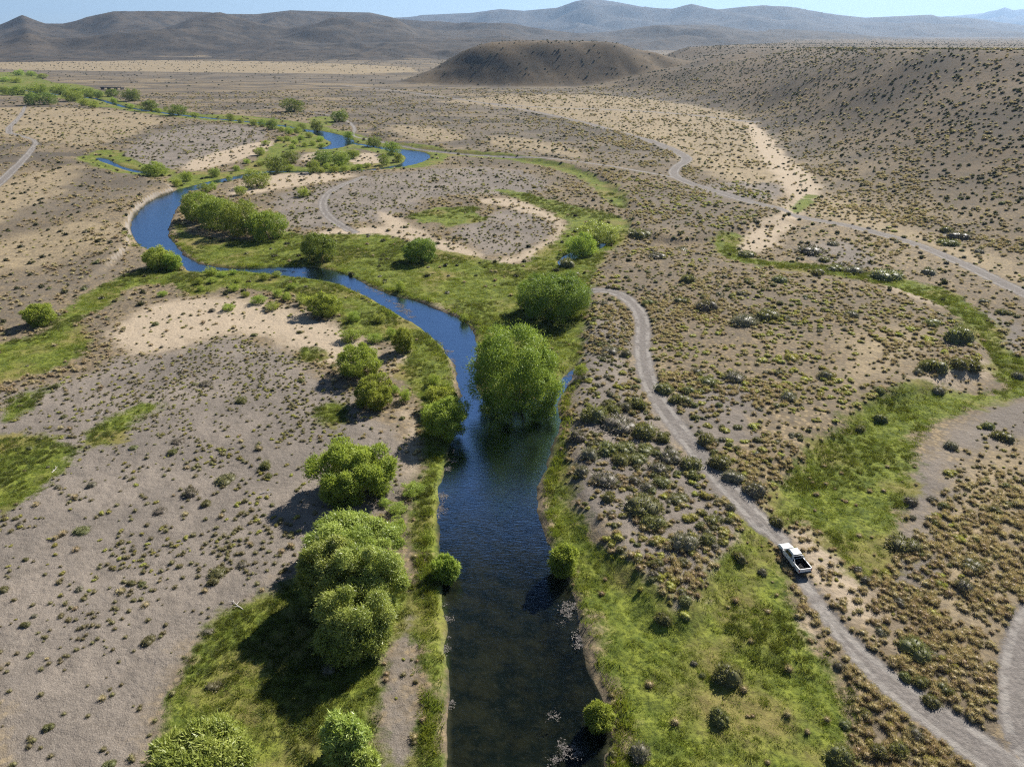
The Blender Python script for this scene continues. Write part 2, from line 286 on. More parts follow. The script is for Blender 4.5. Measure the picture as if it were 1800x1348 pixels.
def terrain_material():
    m = NT('valley_ground')
    pos = m.node('ShaderNodeNewGeometry').outputs['Position']
    nb = m.noise(pos, .012, 3); n1 = m.noise(pos, .07, 3); n2 = m.noise(pos, .45, 3); n3 = m.noise(pos, 2.2, 3, .6); n4 = m.noise(pos, 9, 2, .7)
    vor = m.node('ShaderNodeTexVoronoi', {'Vector': pos, 'Scale': 1.25, 'Randomness': 1.0}, feature='F1').outputs['Distance']
    vor2 = m.node('ShaderNodeTexVoronoi', {'Vector': pos, 'Scale': .33}, feature='F1').outputs['Distance']
    wob = m.math('ADD', m.math('MULTIPLY', m.math('SUBTRACT', n2, .5), 6.0), m.math('MULTIPLY', m.math('SUBTRACT', n3, .5), 3.0))
    wob = m.math('MULTIPLY_ADD', m.math('SUBTRACT', n1, .5), 11.0, wob)
    def mask(a, k=1.0, wd=.5, off=0.):
        return m.ramp(m.math('MULTIPLY_ADD', wob, k, m.math('ADD', m.attr(a), off)), -wd, wd)
    # dry steppe
    steppe = m.mix(m.ramp(n1, .38, .62), (.212, .160, .098), (.130, .105, .077))
    steppe = m.mix(m.ramp(nb, .42, .62), steppe, (.31, .238, .142))
    steppe = m.mix(m.math('MULTIPLY', m.ramp(n2, .46, .66), .75), steppe, (.125, .108, .088))
    tuft = m.ramp(m.math('MULTIPLY_ADD', m.math('SUBTRACT', n3, .5), .5, vor), .30, .52)
    steppe = m.mix(m.math('MULTIPLY', tuft, .55), m.mix(.18, steppe, (.46, .36, .20)), (.095, .08, .065))
    steppe = m.mix(m.math('MULTIPLY', mask('darkg', 2.2, 9.), m.ramp(n2, .3, .55, lo=.3, hi=.8)), steppe, m.mix(n3, (.105, .09, .07), (.19, .16, .125)))
    pa = m.noise(m.node('ShaderNodeMapping', {'Vector': pos, 'Scale': (.5, 1, 1)}).outputs[0], .03, 4, .62)
    steppe = m.mix(m.math('MULTIPLY', m.ramp(pa, .46, .56), m.attr('faraway')), steppe, m.mix(n3, (.070, .061, .050), (.125, .108, .086)))
    steppe = m.mix(m.math('MULTIPLY', mask('straw', 2.0, 5.), m.ramp(n2, .35, .6, lo=.95, hi=.45)), steppe, m.mix(m.ramp(n3, .35, .65), (.40, .315, .19), (.265, .212, .138)))
    # scrubby hills
    hilln = m.noise(pos, .02, 5, .7)
    hill = m.mix(m.ramp(hilln, .35, .65), (.062, .048, .032), (.150, .108, .064))
    hill = m.mix(m.math('MULTIPLY', m.ramp(vor2, .5, .2), .7), hill, (.034, .034, .024))
    hill = m.mix(m.math('MULTIPLY', m.ramp(m.attr('hill'), .86, .98), .85), hill, m.mix(m.ramp(hilln, .35, .65), (.036, .034, .032), (.082, .068, .054)))
    col = m.mix(m.attr('hill'), steppe, hill)
    # grey gravel flats
    gr = m.mix(m.ramp(n1, .35, .65), (.236, .200, .165), (.160, .138, .117))
    gr = m.mix(m.math('MULTIPLY', m.ramp(n2, .46, .7), .55), gr, (.135, .115, .094))
    gr = m.mix(m.math('MULTIPLY', m.ramp(n4, .52, .72), .55), gr, (.37, .33, .285))
    gr = m.mix(m.math('MULTIPLY', m.ramp(n4, .48, .3), .6), gr, (.11, .10, .09))
    col = m.mix(mask('gravel', 1.2, 2.6), col, gr)
    # pale sand
    sa = m.mix(n2, (.47, .38, .272), (.36, .295, .22)); sa = m.mix(m.math('MULTIPLY', m.ramp(n3, .52, .75), .5), sa, (.30, .235, .16))
    col = m.mix(m.math('MULTIPLY', mask('sand', 1.0, 2.6), .92), col, sa)
    # meadow
    ga = m.mix(m.ramp(n2, .36, .64), (.205, .235, .038), (.100, .130, .021))
    ga = m.mix(m.math('MULTIPLY', m.ramp(n3, .42, .66), .8), ga, (.032, .050, .010))
    ga = m.mix(m.math('MULTIPLY', m.ramp(n1, .48, .68), .70), ga, (.235, .180, .075))
    ga = m.mix(m.math('MULTIPLY', m.ramp(n4, .5, .75), .5), ga, (.20, .215, .05))
    col = m.mix(mask('green', 1.0, 1.1), col, ga)
    # tracks: two pale wheel lanes on grey grit
    tr_ = m.attr('track')
    tc = m.mix(m.ramp(n3, .3, .7), (.215, .193, .175), (.150, .135, .123)); tc = m.mix(m.math('MULTIPLY', m.ramp(n4, .55, .75), .5), tc, (.40, .37, .335))
    lane = m.math('MULTIPLY', m.ramp(tr_, .25, .6), m.ramp(tr_, 1.3, .95)); tc = m.mix(m.math('MULTIPLY', m.math('MULTIPLY', lane, m.ramp(n2, .36, .60)), .70), tc, (.345, .32, .29)); tc = m.mix(m.ramp(tr_, .35, -.1, lo=0., hi=.6), tc, (.13, .115, .10))
    tc = m.mix(m.math('MULTIPLY', m.ramp(n2, .5, .66), .4), tc, (.15, .135, .12))
    col = m.mix(m.ramp(m.math('ADD', m.math('MULTIPLY_ADD', m.math('SUBTRACT', n3, .5), 1.6, tr_), m.math('MULTIPLY', m.math('SUBTRACT', n2, .5), 1.4)), -.35, .35), col, tc)
    # eroded banks
    nz = m.node('ShaderNodeSeparateXYZ', {0: m.node('ShaderNodeNewGeometry').outputs['True Normal']}).outputs[2]
    steep = m.math('MULTIPLY', m.ramp(nz, .85, .74), m.math('SUBTRACT', 1., m.attr('hill')))
    col = m.mix(m.math('MULTIPLY', steep, m.math('SUBTRACT', 1., m.math('MULTIPLY', mask('green', .8, .6, 1.5), .85))), col, m.mix(n3, (.19, .165, .14), (.30, .262, .215)))
    # river bed
    be = m.mix(m.ramp(n2, .35, .65), (.056, .050, .030), (.016, .022, .018)); be = m.mix(m.math('MULTIPLY', m.ramp(n3, .5, .7), .5), be, (.085, .07, .045))
    col = m.mix(m.ramp(m.attr('river'), .2, 1.1), col, be)
    hb = m.math('ADD', m.math('MULTIPLY', n3, .16), m.math('MULTIPLY', n4, .10))
    hb = m.math('ADD', hb, m.math('MULTIPLY', m.math('SUBTRACT', 1., vor), .10))
    bump = m.node('ShaderNodeBump', {'Strength': .7, 'Distance': 1.0, 'Height': hb})
    return m.done(m.bsdf(col, .95, .12, bump.outputs[0]))

def leaf_material(name, a, b, transl=.35, hue=.02, spec=.25, rough=.5):
    m = NT(name)
    rnd = m.node('ShaderNodeObjectInfo').outputs['Random']
    c = m.mix(m.attr('tone'), a, b)
    hs = m.node('ShaderNodeHueSaturation', {'Hue': m.ramp(rnd, 0, 1, False, .5 - hue, .5 + hue), 'Saturation': 1.0, 'Value': m.ramp(rnd, 0, 1, False, .82, 1.16), 'Color': c}).outputs[0]
    p = m.bsdf(hs, rough, spec)
    t = m.node('ShaderNodeBsdfTranslucent', {'Color': m.mix(.35, hs, (.40, .45, .04))})
    mx = m.node('ShaderNodeMixShader', {0: transl, 1: p.outputs[0], 2: t.outputs[0]})
    return m.done(mx)

def plain(name, col, rough=.8, spec=.3, metal=0., var=.25, scale=3., bump=0.):
    m = NT(name)
    tc = m.node('ShaderNodeTexCoord').outputs['Object']
    n = m.noise(tc, scale, 3)
    c = m.mix(m.math('MULTIPLY', n, var * 2), col, tuple(v * .55 for v in col))
    nrm = m.node('ShaderNodeBump', {'Strength': bump, 'Distance': .05, 'Height': n}).outputs[0] if bump else None
    b = m.bsdf(c, rough, spec, nrm); b.inputs['Metallic'].default_value = metal
    return m.done(b)

def water_material():
    m = NT('river_water')
    pos = m.node('ShaderNodeNewGeometry').outputs['Position']
    mp = m.node('ShaderNodeMapping', {'Vector': pos, 'Scale': (1.0, 2.6, 1.0), 'Rotation': (0, 0, .15)}).outputs[0]
    n = m.math('ADD', m.noise(mp, 1.4, 3, .6, .6), m.math('MULTIPLY', m.noise(pos, .25, 2), 1.6))
    n = m.math('ADD', n, m.math('MULTIPLY', m.noise(mp, 5., 2, .6), .18))
    bump = m.node('ShaderNodeBump', {'Strength': .13, 'Distance': .35, 'Height': n}).outputs[0]
    g = m.node('ShaderNodeBsdfAnisotropic', {'Color': (.33, .44, .58, 1), 'Roughness': .12, 'Normal': bump})
    t = m.node('ShaderNodeBsdfTransparent', {'Color': (.44, .50, .47, 1)})
    fr = m.node('ShaderNodeFresnel', {'IOR': 1.215, 'Normal': bump}).outputs[0]
    return m.done(m.node('ShaderNodeMixShader', {0: fr, 1: t.outputs[0], 2: g.outputs[0]}))

MAT = dict(
 ground=terrain_material(), water=water_material(),
 willow=leaf_material('willow_leaf', (.140, .212, .026), (.365, .440, .078), .36),
 silver=leaf_material('silver_willow_leaf', (.205, .285, .044), (.580, .650, .190), .42, .012, .5, .4),
 dark_tree=leaf_material('deep_green_leaf', (.095, .152, .024), (.235, .305, .056), .34),
 bright=leaf_material('young_willow_leaf', (.175, .255, .034), (.490, .570, .105), .44),
 shrub=leaf_material('scrub_leaf', (.130, .130, .058), (.290, .270, .125), .28, .03),
 greyshrub=leaf_material('grey_scrub_twig', (.145, .128, .095), (.290, .255, .185), .18, .03),
 cushion=leaf_material('cushion_tip', (.120, .100, .062), (.56, .53, .125), .28, .02),
 tussock=leaf_material('dry_tussock_blade', (.110, .085, .055), (.66, .510, .295), .25, .02),
 tussock_g=leaf_material('olive_tussock_blade', (.075, .066, .042), (.34, .29, .135), .22, .02),
 grass=leaf_material('meadow_blade', (.100, .138, .016), (.270, .315, .046), .42, .03),
 rush=leaf_material('rush_blade', (.040, .060, .012), (.130, .150, .034), .30, .03),
 farscrub=leaf_material('hillside_scrub_leaf', (.040, .040, .024), (.085, .080, .046), .15, .02),
 bark=plain('willow_bark', (.13, .10, .075), .9, .1, 0, .3, 6, .5),
 weed=plain('pale_waterweed', (.20, .18, .165), .8, .2, 0, .35, 2),
 drift=plain('bleached_driftwood', (.55, .51, .46), .85, .2, 0, .2, 6, .3),
 rock=plain('grey_rock', (.22, .205, .20), .9, .2, 0, .35, 4, .6),
 concrete=plain('dark_concrete', (.10, .095, .09), .85, .2, 0, .25, 1.5, .2),
 white=plain('white_car_paint', (.82, .82, .81), .28, .6, 0, .03, 2),
 glass=plain('dark_car_glass', (.012, .014, .018), .06, .8, 0, .02, 2),
 tyre=plain('tyre_rubber', (.02, .02, .02), .8, .2, 0, .2, 10, .2),
 rim=plain('wheel_rim_metal', (.45, .45, .46), .35, .5, .8, .1, 5),
 liner=plain('bed_liner', (.012, .012, .013), .8, .2, 0, .2, 10, .2),
 trim=plain('black_plastic_trim', (.025, .025, .027), .6, .3, 0, .1, 8),
 lamp_red=plain('tail_lamp_lens', (.28, .02, .015), .2, .6, 0, .05, 3),
 lamp_clear=plain('head_lamp_lens', (.65, .67, .70), .1, .8, 0, .05, 3))

# ------------------------------------------------------------------ object helpers
def tag(o, label=None, cat=None, group=None, kind=None):
    for k, v in (('label', label), ('category', cat), ('group', group), ('kind', kind)):
        if v: o[k] = v
    return o
def mesh_np(name, V, F, mat=None, attrs=None, smooth=False):
    V = np.ascontiguousarray(V, np.float32); F = np.ascontiguousarray(F, np.int32); k = F.shape[1]
    me = bpy.data.meshes.new(name)
    me.vertices.add(len(V)); me.vertices.foreach_set('co', V.ravel())
    me.loops.add(F.size); me.loops.foreach_set('vertex_index', F.ravel())
    me.polygons.add(len(F)); me.polygons.foreach_set('loop_start', np.arange(0, F.size, k, dtype=np.int32))
    if smooth: me.polygons.foreach_set('use_smooth', np.ones(len(F), bool))
    for nm, a in (attrs or {}).items():
        at_ = me.attributes.new(nm, 'FLOAT', 'POINT'); at_.data.foreach_set('value', np.ascontiguousarray(a, np.float32))
    me.update(calc_edges=True)
    if mat: me.materials.append(mat)
    return me
def add(name, me, parent=None, loc=None, rz=0, scale=None):
    o = bpy.data.objects.new(name, me); COL.objects.link(o)
    if parent: o.parent = parent
    if loc is not None: o.location = loc
    if rz: o.rotation_euler = (0, 0, rz)
    if scale is not None: o.scale = scale
    return o

# ------------------------------------------------------------------ the ground sheet, cut into its named pieces
def build_ground():
    th = np.radians(np.concatenate([np.linspace(-180, -47, 40, endpoint=False), np.linspace(-47, 47, 600, endpoint=False), np.linspace(47, 180, 40)]))
    rr = [4., 15., 30., 45.]; 
    while rr[-1] < 420: rr.append(rr[-1] * 1.0042)
    while rr[-1] < 3000: rr.append(rr[-1] * 1.0075)
    while rr[-1] < 27000: rr.append(rr[-1] * 1.013)
    rr = np.array(rr); nt, nr = len(th), len(rr)
    X = (rr[:, None] * np.sin(th)[None]).ravel(); Y = (rr[:, None] * np.cos(th)[None]).ravel() - 20
    f = fields(X, Y)
    hillm = np.maximum.reduce([f['slope'] * .80, f['cone'] * .75, (f['hid'] >= 0) * 1.0])
    V = np.stack([X, Y, f['h']], 1)
    i = np.arange(nr - 1)[:, None] * nt + np.arange(nt - 1)[None]
    Fq = np.stack([i, i + 1, i + nt + 1, i + nt], -1).reshape(-1, 4)[:, ::-1]
    fc = lambda a: a[Fq].mean(1)
    tid = f['tid'][Fq].max(1); trk = fc(f['track']); riv = fc(f['river']); grn = fc(f['green']); snd = fc(f['sand']); gv = fc(f['gravel'])
    cid = np.zeros(len(Fq), int)
    cid[fc(f['slope']) > .25] = 5
    cid[f['cone'][Fq].max(1) > 0] = 6
    hid = f['hid'][Fq].max(1)
    for k in range(len(HILLS)): cid[hid == k] = 10 + k
    cid[(gv > 0)] = 4; cid[snd > 0] = 3; cid[grn > 0] = 2
    for k in range(len(TRACKS)): cid[(trk > 0) & (tid == k)] = 20 + k
    cid[(trk > 0) & (tid == 99)] = 30
    cid[riv > 0] = 1
    names = {0: 'ground', 1: 'riverbed', 2: 'meadow_ground', 3: 'sand_flat', 4: 'gravel_flat', 5: 'hillside', 6: 'conical_hill', 30: 'gravel_clearing'}
    for k, hl in enumerate(HILLS): names[10 + k] = hl[0]
    for k in range(len(TRACKS)): names[20 + k] = 'dirt_track'
    att = {'river': f['river'], 'green': f['green'], 'sand': f['sand'], 'gravel': f['gravel'], 'darkg': f['darkg'], 'straw': f['straw'], 'track': f['track'], 'hill': hillm, 'faraway': sstep(150, 500, np.hypot(X, Y)) * .9}
    # one shared set of normals so that the cuts do not show
    full = mesh_np('whole', V, Fq); nrm = np.empty(len(V) * 3, np.float32); full.vertex_normals.foreach_get('vector', nrm); nrm = nrm.reshape(-1, 3)
    bpy.data.meshes.remove(full)
    for c in np.unique(cid):
        Fs = Fq[cid == c]; u, inv = np.unique(Fs, return_inverse=True); Fs = inv.reshape(Fs.shape)
        me = mesh_np(names[c], V[u], Fs, MAT['ground'], {k: a[u] for k, a in att.items()}, True)
        me.normals_split_custom_set_from_vertices([tuple(q) for q in nrm[u].tolist()])
        tag(add(names[c], me), kind='structure')
    # the water sheet
    sel = f['river'][Fq].max(1) > -2.5
    sel &= (np.hypot(X, Y)[Fq].max(1) < 1500)
    Fs = Fq[sel]; u, inv = np.unique(Fs, return_inverse=True); Vw = V[u].copy(); Vw[:, 2] = WZ
    tag(add('river', mesh_np('river', Vw, inv.reshape(Fs.shape), MAT['water'], smooth=True)), kind='structure')
build_ground()

# ------------------------------------------------------------------ air
def build_haze():
    m = NT('valley_air')
    v = m.node('ShaderNodeVolumePrincipled', {'Color': (.43, .66, 1.0, 1), 'Density': 4.6e-5, 'Anisotropy': .3})
    m.l.new(v.outputs[0], m.out.inputs['Volume'])
    bm = bmesh.new(); bmesh.ops.create_cube(bm, size=1)
    me = bpy.data.meshes.new('haze'); bm.to_mesh(me); bm.free(); me.materials.append(m.m)
    o = add('haze', me, loc=(0, 0, 500 - 4), scale=(58000, 58000, 1000)); o.location.z = -4 + 500
    tag(o, 'thin blue air haze over the whole valley', 'haze', kind='stuff')
build_haze()

# ------------------------------------------------------------------ plants: meshes
def unit(v): return v / np.maximum(np.linalg.norm(v, axis=-1, keepdims=True), 1e-9)
def blades(P, D, L, W, rng, nrm=None):
    """one thin triangle per leaf: root P, direction D, length L, width W"""
    n = len(P); side = unit(np.cross(D, rng.normal(size=(n, 3)) if nrm is None else nrm + rng.normal(size=(n, 3)) * .38))
    V = np.empty((n, 3, 3)); V[:, 0] = P - side * W[:, None] / 2; V[:, 1] = P + side * W[:, None] / 2; V[:, 2] = P + D * L[:, None]
    return V.reshape(-1, 3), np.arange(n * 3).reshape(n, 3)
def tubes(paths):
    """tapered five-sided limbs; each path is a list of (point, radius)"""
    V = []; F = []
    for path in paths:
        P = np.array([p for p, _ in path], float); R = [r for _, r in path]
        b0 = len(V)
        for k in range(len(P)):
            d = unit(P[min(k + 1, len(P) - 1)] - P[max(k - 1, 0)]); u = unit(np.cross(d, (0.31, .9, .2))); v = np.cross(d, u)
            for j in range(5):
                a = j * 2 * math.pi / 5; V.append(P[k] + (u * math.cos(a) + v * math.sin(a)) * R[k])
        for k in range(len(P) - 1):
            for j in range(5):
                a, b = b0 + k * 5 + j, b0 + k * 5 + (j + 1) % 5; F.append((a, b, b + 5)); F.append((a, b + 5, a + 5))
    return np.array(V), np.array(F)
WIND = np.array([-.35, -.15, 0.])
def crown(a, c, n, leaf, seed, nclump=46, wind=.6, droop=0., cl=.27, rough=.16):
    """leafy crown standing on the ground: radius a, height 2c, n leaves gathered in clumps; also the limbs under it"""
    rng = np.random.default_rng(seed)
    k = np.arange(nclump); ph = k * 2.399963 + rng.uniform(0, 6); zz = 1 - 1.93 * (k + .5) / nclump
    d = np.stack([np.sqrt(1 - zz * zz) * np.cos(ph), np.sqrt(1 - zz * zz) * np.sin(ph), zz], 1) + rng.normal(size=(nclump, 3)) * .12
    d = unit(d)
    lob = 1 + 1.9 * rough * (np.sin(d[:, 0] * 3.1 + seed) + np.sin(d[:, 1] * 3.7 + 2 * seed) + .8 * np.sin(d[:, 2] * 5 + seed * .7)) / 1.6 + rng.normal(size=nclump) * .05
    ctr = d * (lob * (1 - cl * .75))[:, None]
    low = ctr[:, 2] < 0; sq = np.sqrt(np.clip(1 - ctr[:, 2] ** 2, .05, 1))
    ctr[low, :2] *= np.clip(.98 / sq[low], 1, 2.2)[:, None] * .93
    tr_ = np.where(low, (1 - cl * .8) * (1 - .22 * d[:, 2] ** 2) * np.where(d[:, 2] < -.55, np.sqrt(rng.random(nclump)) * .45 + .55, 1.), 0)
    hn = np.maximum(np.hypot(d[:, 0], d[:, 1]), .05)[:, None]
    ctr[low, :2] = (d[:, :2] / hn * tr_[:, None])[low]; ctr[low, 2] = np.maximum(d[low, 2] * .92, -.86)
    rad = cl * rng.uniform(.65, 1.3, nclump)
    inner = rng.integers(0, nclump, n); w_ = rng.random(n)
    q = unit(rng.normal(size=(n, 3)) + d[inner] * .75); rr = rad[inner] * np.power(rng.random(n), .33)
    stray = rng.random(n) < .07; rr = np.where(stray, rad[inner] * rng.uniform(1.0, 1.4, n), rr)
    P = ctr[inner] + q * rr[:, None]
    P = np.where((w_ < .22)[:, None], P * rng.uniform(.35, .9, n)[:, None], P)
    P = P * np.array([a, a, c]) + np.array([0, 0, c]); P[:, 2] = np.maximum(P[:, 2], .02 * c)
    D = unit(q * .50 + d[inner] * .15 + np.array([0, 0, .22 - droop]) + WIND * wind + rng.normal(size=(n, 3)) * .62)
    L = leaf * rng.uniform(.6, 1.35, n); W = L * rng.uniform(.22, .40, n)
    V, F = blades(P, D, L, W, rng, q + d[inner] * .3)
    tone = np.clip(rng.random(n) * .55 + (rng.random(nclump) * .6)[inner] - .05, 0, 1)
    paths = []
    nst = 6
    for j in range(nst):
        t = ctr[rng.integers(0, nclump)] * np.array([a, a, c]) * .62 + np.array([0, 0, c]); b = np.array([rng.normal() * .06 * a, rng.normal() * .06 * a, -.15])
        m1 = b * .65 + t * .35 + np.array([0, 0, .12 * c]); r0 = .040 * a
        paths.append([(b, r0), (m1, r0 * .7), (b * .3 + t * .7, r0 * .42), (t, r0 * .12)])
    TV, TF = tubes(paths)
    return (V, F, np.repeat(tone, 3)), (TV, TF)
def tree_meshes(a, c, n, leaf, seed, mat, **kw):
    (V, F, t), (TV, TF) = crown(a, c, n, leaf, seed, **kw)
    return mesh_np('crown', V, F, mat, {'tone': t}), mesh_np('trunk', TV, TF, MAT['bark'], smooth=True)
def dome(n, seed, mat, hgt=.85, leaf=.3, up=.35, lobes=5, fill=.25, tip=False, spread=.45, wid=(.16, .30)):
    """low shrub of unit radius made of several rounded lobes"""
    rng = np.random.default_rng(seed)
    ang = rng.uniform(0, 6.28, lobes); rad = np.sqrt(rng.random(lobes)) * spread
    cx = np.stack([rad * np.cos(ang), rad * np.sin(ang)], 1); R = rng.uniform(.42, .72, lobes) * (1.05 - rad * .4)
    k = rng.integers(0, lobes, n); q = unit(rng.normal(size=(n, 3))); q[:, 2] = np.abs(q[:, 2])
    s = np.where(rng.random(n) < fill, rng.random(n), rng.uniform(.86, 1.02, n))
    P = np.concatenate([cx[k], np.zeros((n, 1))], 1) + q * (R[k] * s)[:, None] * np.array([1, 1, hgt * 1.35])
    D = unit(q + np.array([0, 0, up]) + rng.normal(size=(n, 3)) * .4)
    L = leaf * rng.uniform(.5, 1.3, n); W = L * rng.uniform(wid[0], wid[1], n)
    V, F = blades(P, D, L, W, rng)
    tone = np.clip(rng.random(n) * .7 + (rng.random(lobes) * .4)[k] - .05, 0, 1)
    if tip: tone = np.clip(rng.random(n) * .35 + sstep(.15, .75, q[:, 2]) * .8, 0, 1)  # paler upward: live tips on cushions, painted sunlit tops on tussocks
    tone = np.repeat(tone, 3)
    # woody heart so that the shrub is not hollow
    for j in range(lobes):
        b0 = len(V); vv = []; ff = []
        for iz, z in enumerate((0, .45, .8)):
            for t in range(7):
                an = t * 2 * math.pi / 7 + iz * .4; r = R[j] * .84 * math.sqrt(1 - z * z) * rng.uniform(.85, 1.1)
                vv.append((cx[j, 0] + r * math.cos(an), cx[j, 1] + r * math.sin(an), z * R[j] * .84 * hgt * 1.35))
        vv.append((cx[j, 0], cx[j, 1], R[j] * .86 * hgt * 1.35))
        for iz in range(2):
            for t in range(7):
                a, b = b0 + iz * 7 + t, b0 + iz * 7 + (t + 1) % 7; ff += [(a, b, b + 7), (a, b + 7, a + 7)]
        for t in range(7): ff.append((b0 + 14 + t, b0 + 14 + (t + 1) % 7, b0 + 21))
        V = np.vstack([V, np.array(vv)]); F = np.vstack([F, np.array(ff)])
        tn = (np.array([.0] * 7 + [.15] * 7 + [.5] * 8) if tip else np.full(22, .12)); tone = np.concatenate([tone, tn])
    return mesh_np('shrub', V, F, mat, {'tone': tone})
def tuft(n, seed, mat, L=1.0, spread=.8, w=.07, base=.45):
    rng = np.random.default_rng(seed)
    an = rng.uniform(0, 6.28, n); r = np.sqrt(rng.random(n)) * base
    P = np.stack([r * np.cos(an), r * np.sin(an), np.full(n, -.03)], 1)
    D = unit(np.stack([np.cos(an) * r / base * spread, np.sin(an) * r / base * spread, np.full(n, .8)], 1) + rng.normal(size=(n, 3)) * .22)
    V, F = blades(P, D, L * rng.uniform(.55, 1.1, n), np.full(n, w) * rng.uniform(.7, 1.4, n), rng)
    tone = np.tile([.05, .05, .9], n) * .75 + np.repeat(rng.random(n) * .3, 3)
    return mesh_np('tuft', V, F, mat, {'tone': np.clip(tone, 0, 1)})

SHR = [dome(950, 100 + k, MAT['shrub'], .8, .19, .3, 7, .3, wid=(.22, .42)) for k in range(5)]
GSHR = [dome(850, 120 + k, MAT['greyshrub'], .75, .24, .35, 7, .35, wid=(.12, .26)) for k in range(4)]
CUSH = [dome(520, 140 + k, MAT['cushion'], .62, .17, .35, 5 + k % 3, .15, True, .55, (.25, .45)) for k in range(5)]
TUS = [dome(130, 160 + k, MAT['tussock'], .72, .42, .9, 1 + k % 2, .15, True, .25, (.10, .20)) for k in range(4)]  # tone paints a sunlit straw top over dark shaded sides
TUSG = [dome(110, 170 + k, MAT['tussock_g'], .7, .40, .8, 1 + k % 2, .15, True, .25, (.10, .20)) for k in range(3)]  # same lit top and shaded flanks put into the tone
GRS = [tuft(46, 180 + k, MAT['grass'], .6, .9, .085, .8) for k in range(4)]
FARS = [dome(150, 190 + k, MAT['farscrub'], .8, .45, .3, 3, .2, wid=(.25, .5)) for k in range(4)]

# ------------------------------------------------------------------ labels that tell each plant apart by what it stands beside
LAND = [('the white pickup', 1396, 980), ('the upper bend of the dirt track', 1120, 540), ('the middle of the dirt track', 1195, 760), ('the lower end of the dirt track', 1320, 890),
        ('the big willow in the river', 908, 650), ('the dark round willow', 970, 520), ('the big pale willow clump', 625, 1040), ('the bare gravel clearing', 1775, 1180),
        ('the rutted track below the pickup', 1560, 1190), ('the sandy dry channel', 1350, 415), ('the right meadow', 1470, 850), ('the pale sand at right', 1690, 665),
        ('the long willow grove', 415, 385), ('the river elbow at left', 250, 400), ('the small pond at left', 200, 290), ('the far river loop', 720, 280), ('the upstream gravel bar', 540, 255),
        ('the willow pool', 1030, 440), ('the far upper track', 1560, 412), ('the left gravel flat', 300, 900), ('the far left thicket', 90, 165), ('the dark bridge', 200, 156), ('the mid-river narrows', 600, 560), ('the green left bank', 740, 680), ('the lower right riverbank', 1120, 1180), ('the bushy riverside slope', 1080, 840)]
ORD = ['', 'second ', 'third ', 'fourth ', 'fifth ', 'sixth ', 'seventh ', 'eighth ', 'ninth ', 'tenth ', 'eleventh ', 'twelfth ', 'thirteenth ', 'fourteenth ', 'fifteenth ', 'sixteenth ', 'seventeenth ', 'eighteenth ', 'nineteenth ', 'twentieth ']
PEND = []                                     # (object, noun, px, py)
def near_text(x, y):
    b = min(LAND, key=lambda L: math.hypot((x - L[1]) * 1.0, (y - L[2]) * 1.5)); dx, dy = x - b[1], (y - b[2]) * 1.5
    return (('right of' if dx > 0 else 'left of') if abs(dx) > abs(dy) else ('below' if dy > 0 else 'above')) + ' ' + b[0]
def label_all():
    g = {}
    for o, noun, x, y in PEND:
        b = min(LAND, key=lambda L: math.hypot((x - L[1]) * 1.0, (y - L[2]) * 1.5))
        dx, dy = x - b[1], (y - b[2]) * 1.5
        side = ('right of' if dx > 0 else 'left of') if abs(dx) > abs(dy) else ('below' if dy > 0 else 'above')
        g.setdefault((noun, side, b[0]), []).append((math.hypot(dx, dy), o))
    for (noun, side, nm), L in g.items():
        L.sort(key=lambda q: q[0])
        for k, (_, o) in enumerate(L):
            o['label'] = (f'{noun} {side} {nm}' if len(L) == 1 else f'{ORD[min(k, 19)]}nearest {noun} {side} {nm}')

# ------------------------------------------------------------------ willows, placed by the box each crown fills in the photo
def solve(b, flat=False):
    x0, y0, x1, y1 = b; xc = (x0 + x1) / 2; e = (y1 - y0) / 2; yg = y1 - e * .3; z = 0.
    for _ in range(6):
        X, Y = at(xc, yg, z)
        if _ in (1, 4): z = float(ground_z(X, Y)[0]); z = max(z, WZ) if not flat else z
        X, Y = at(xc, yg, z); dep = math.atan2(CAM_H - z, Y); s = FPX / (Y * CP + (CAM_H - z) * SP)
        a = (x1 - x0) / 2 / s
        c2 = (e / s) ** 2 - (a * math.sin(dep)) ** 2
        c = math.sqrt(max(c2, 0)) / math.cos(dep); c = min(max(c, .5 * a), 1.05 * a)
        ee = math.sqrt((a * math.sin(dep)) ** 2 + (c * math.cos(dep)) ** 2) * s
        yg = y1 - ee + c * math.cos(dep) * s
    return X, Y, z, a, c, math.hypot(X, Y)
VARS = {}
def variant(mat, k):
    if (mat, k) not in VARS: VARS[(mat, k)] = tree_meshes(1., 1., 3400, .17, 300 + k * 7, MAT[mat], nclump=26, cl=.36, wind=.35, rough=.2)
    return VARS[(mat, k)]
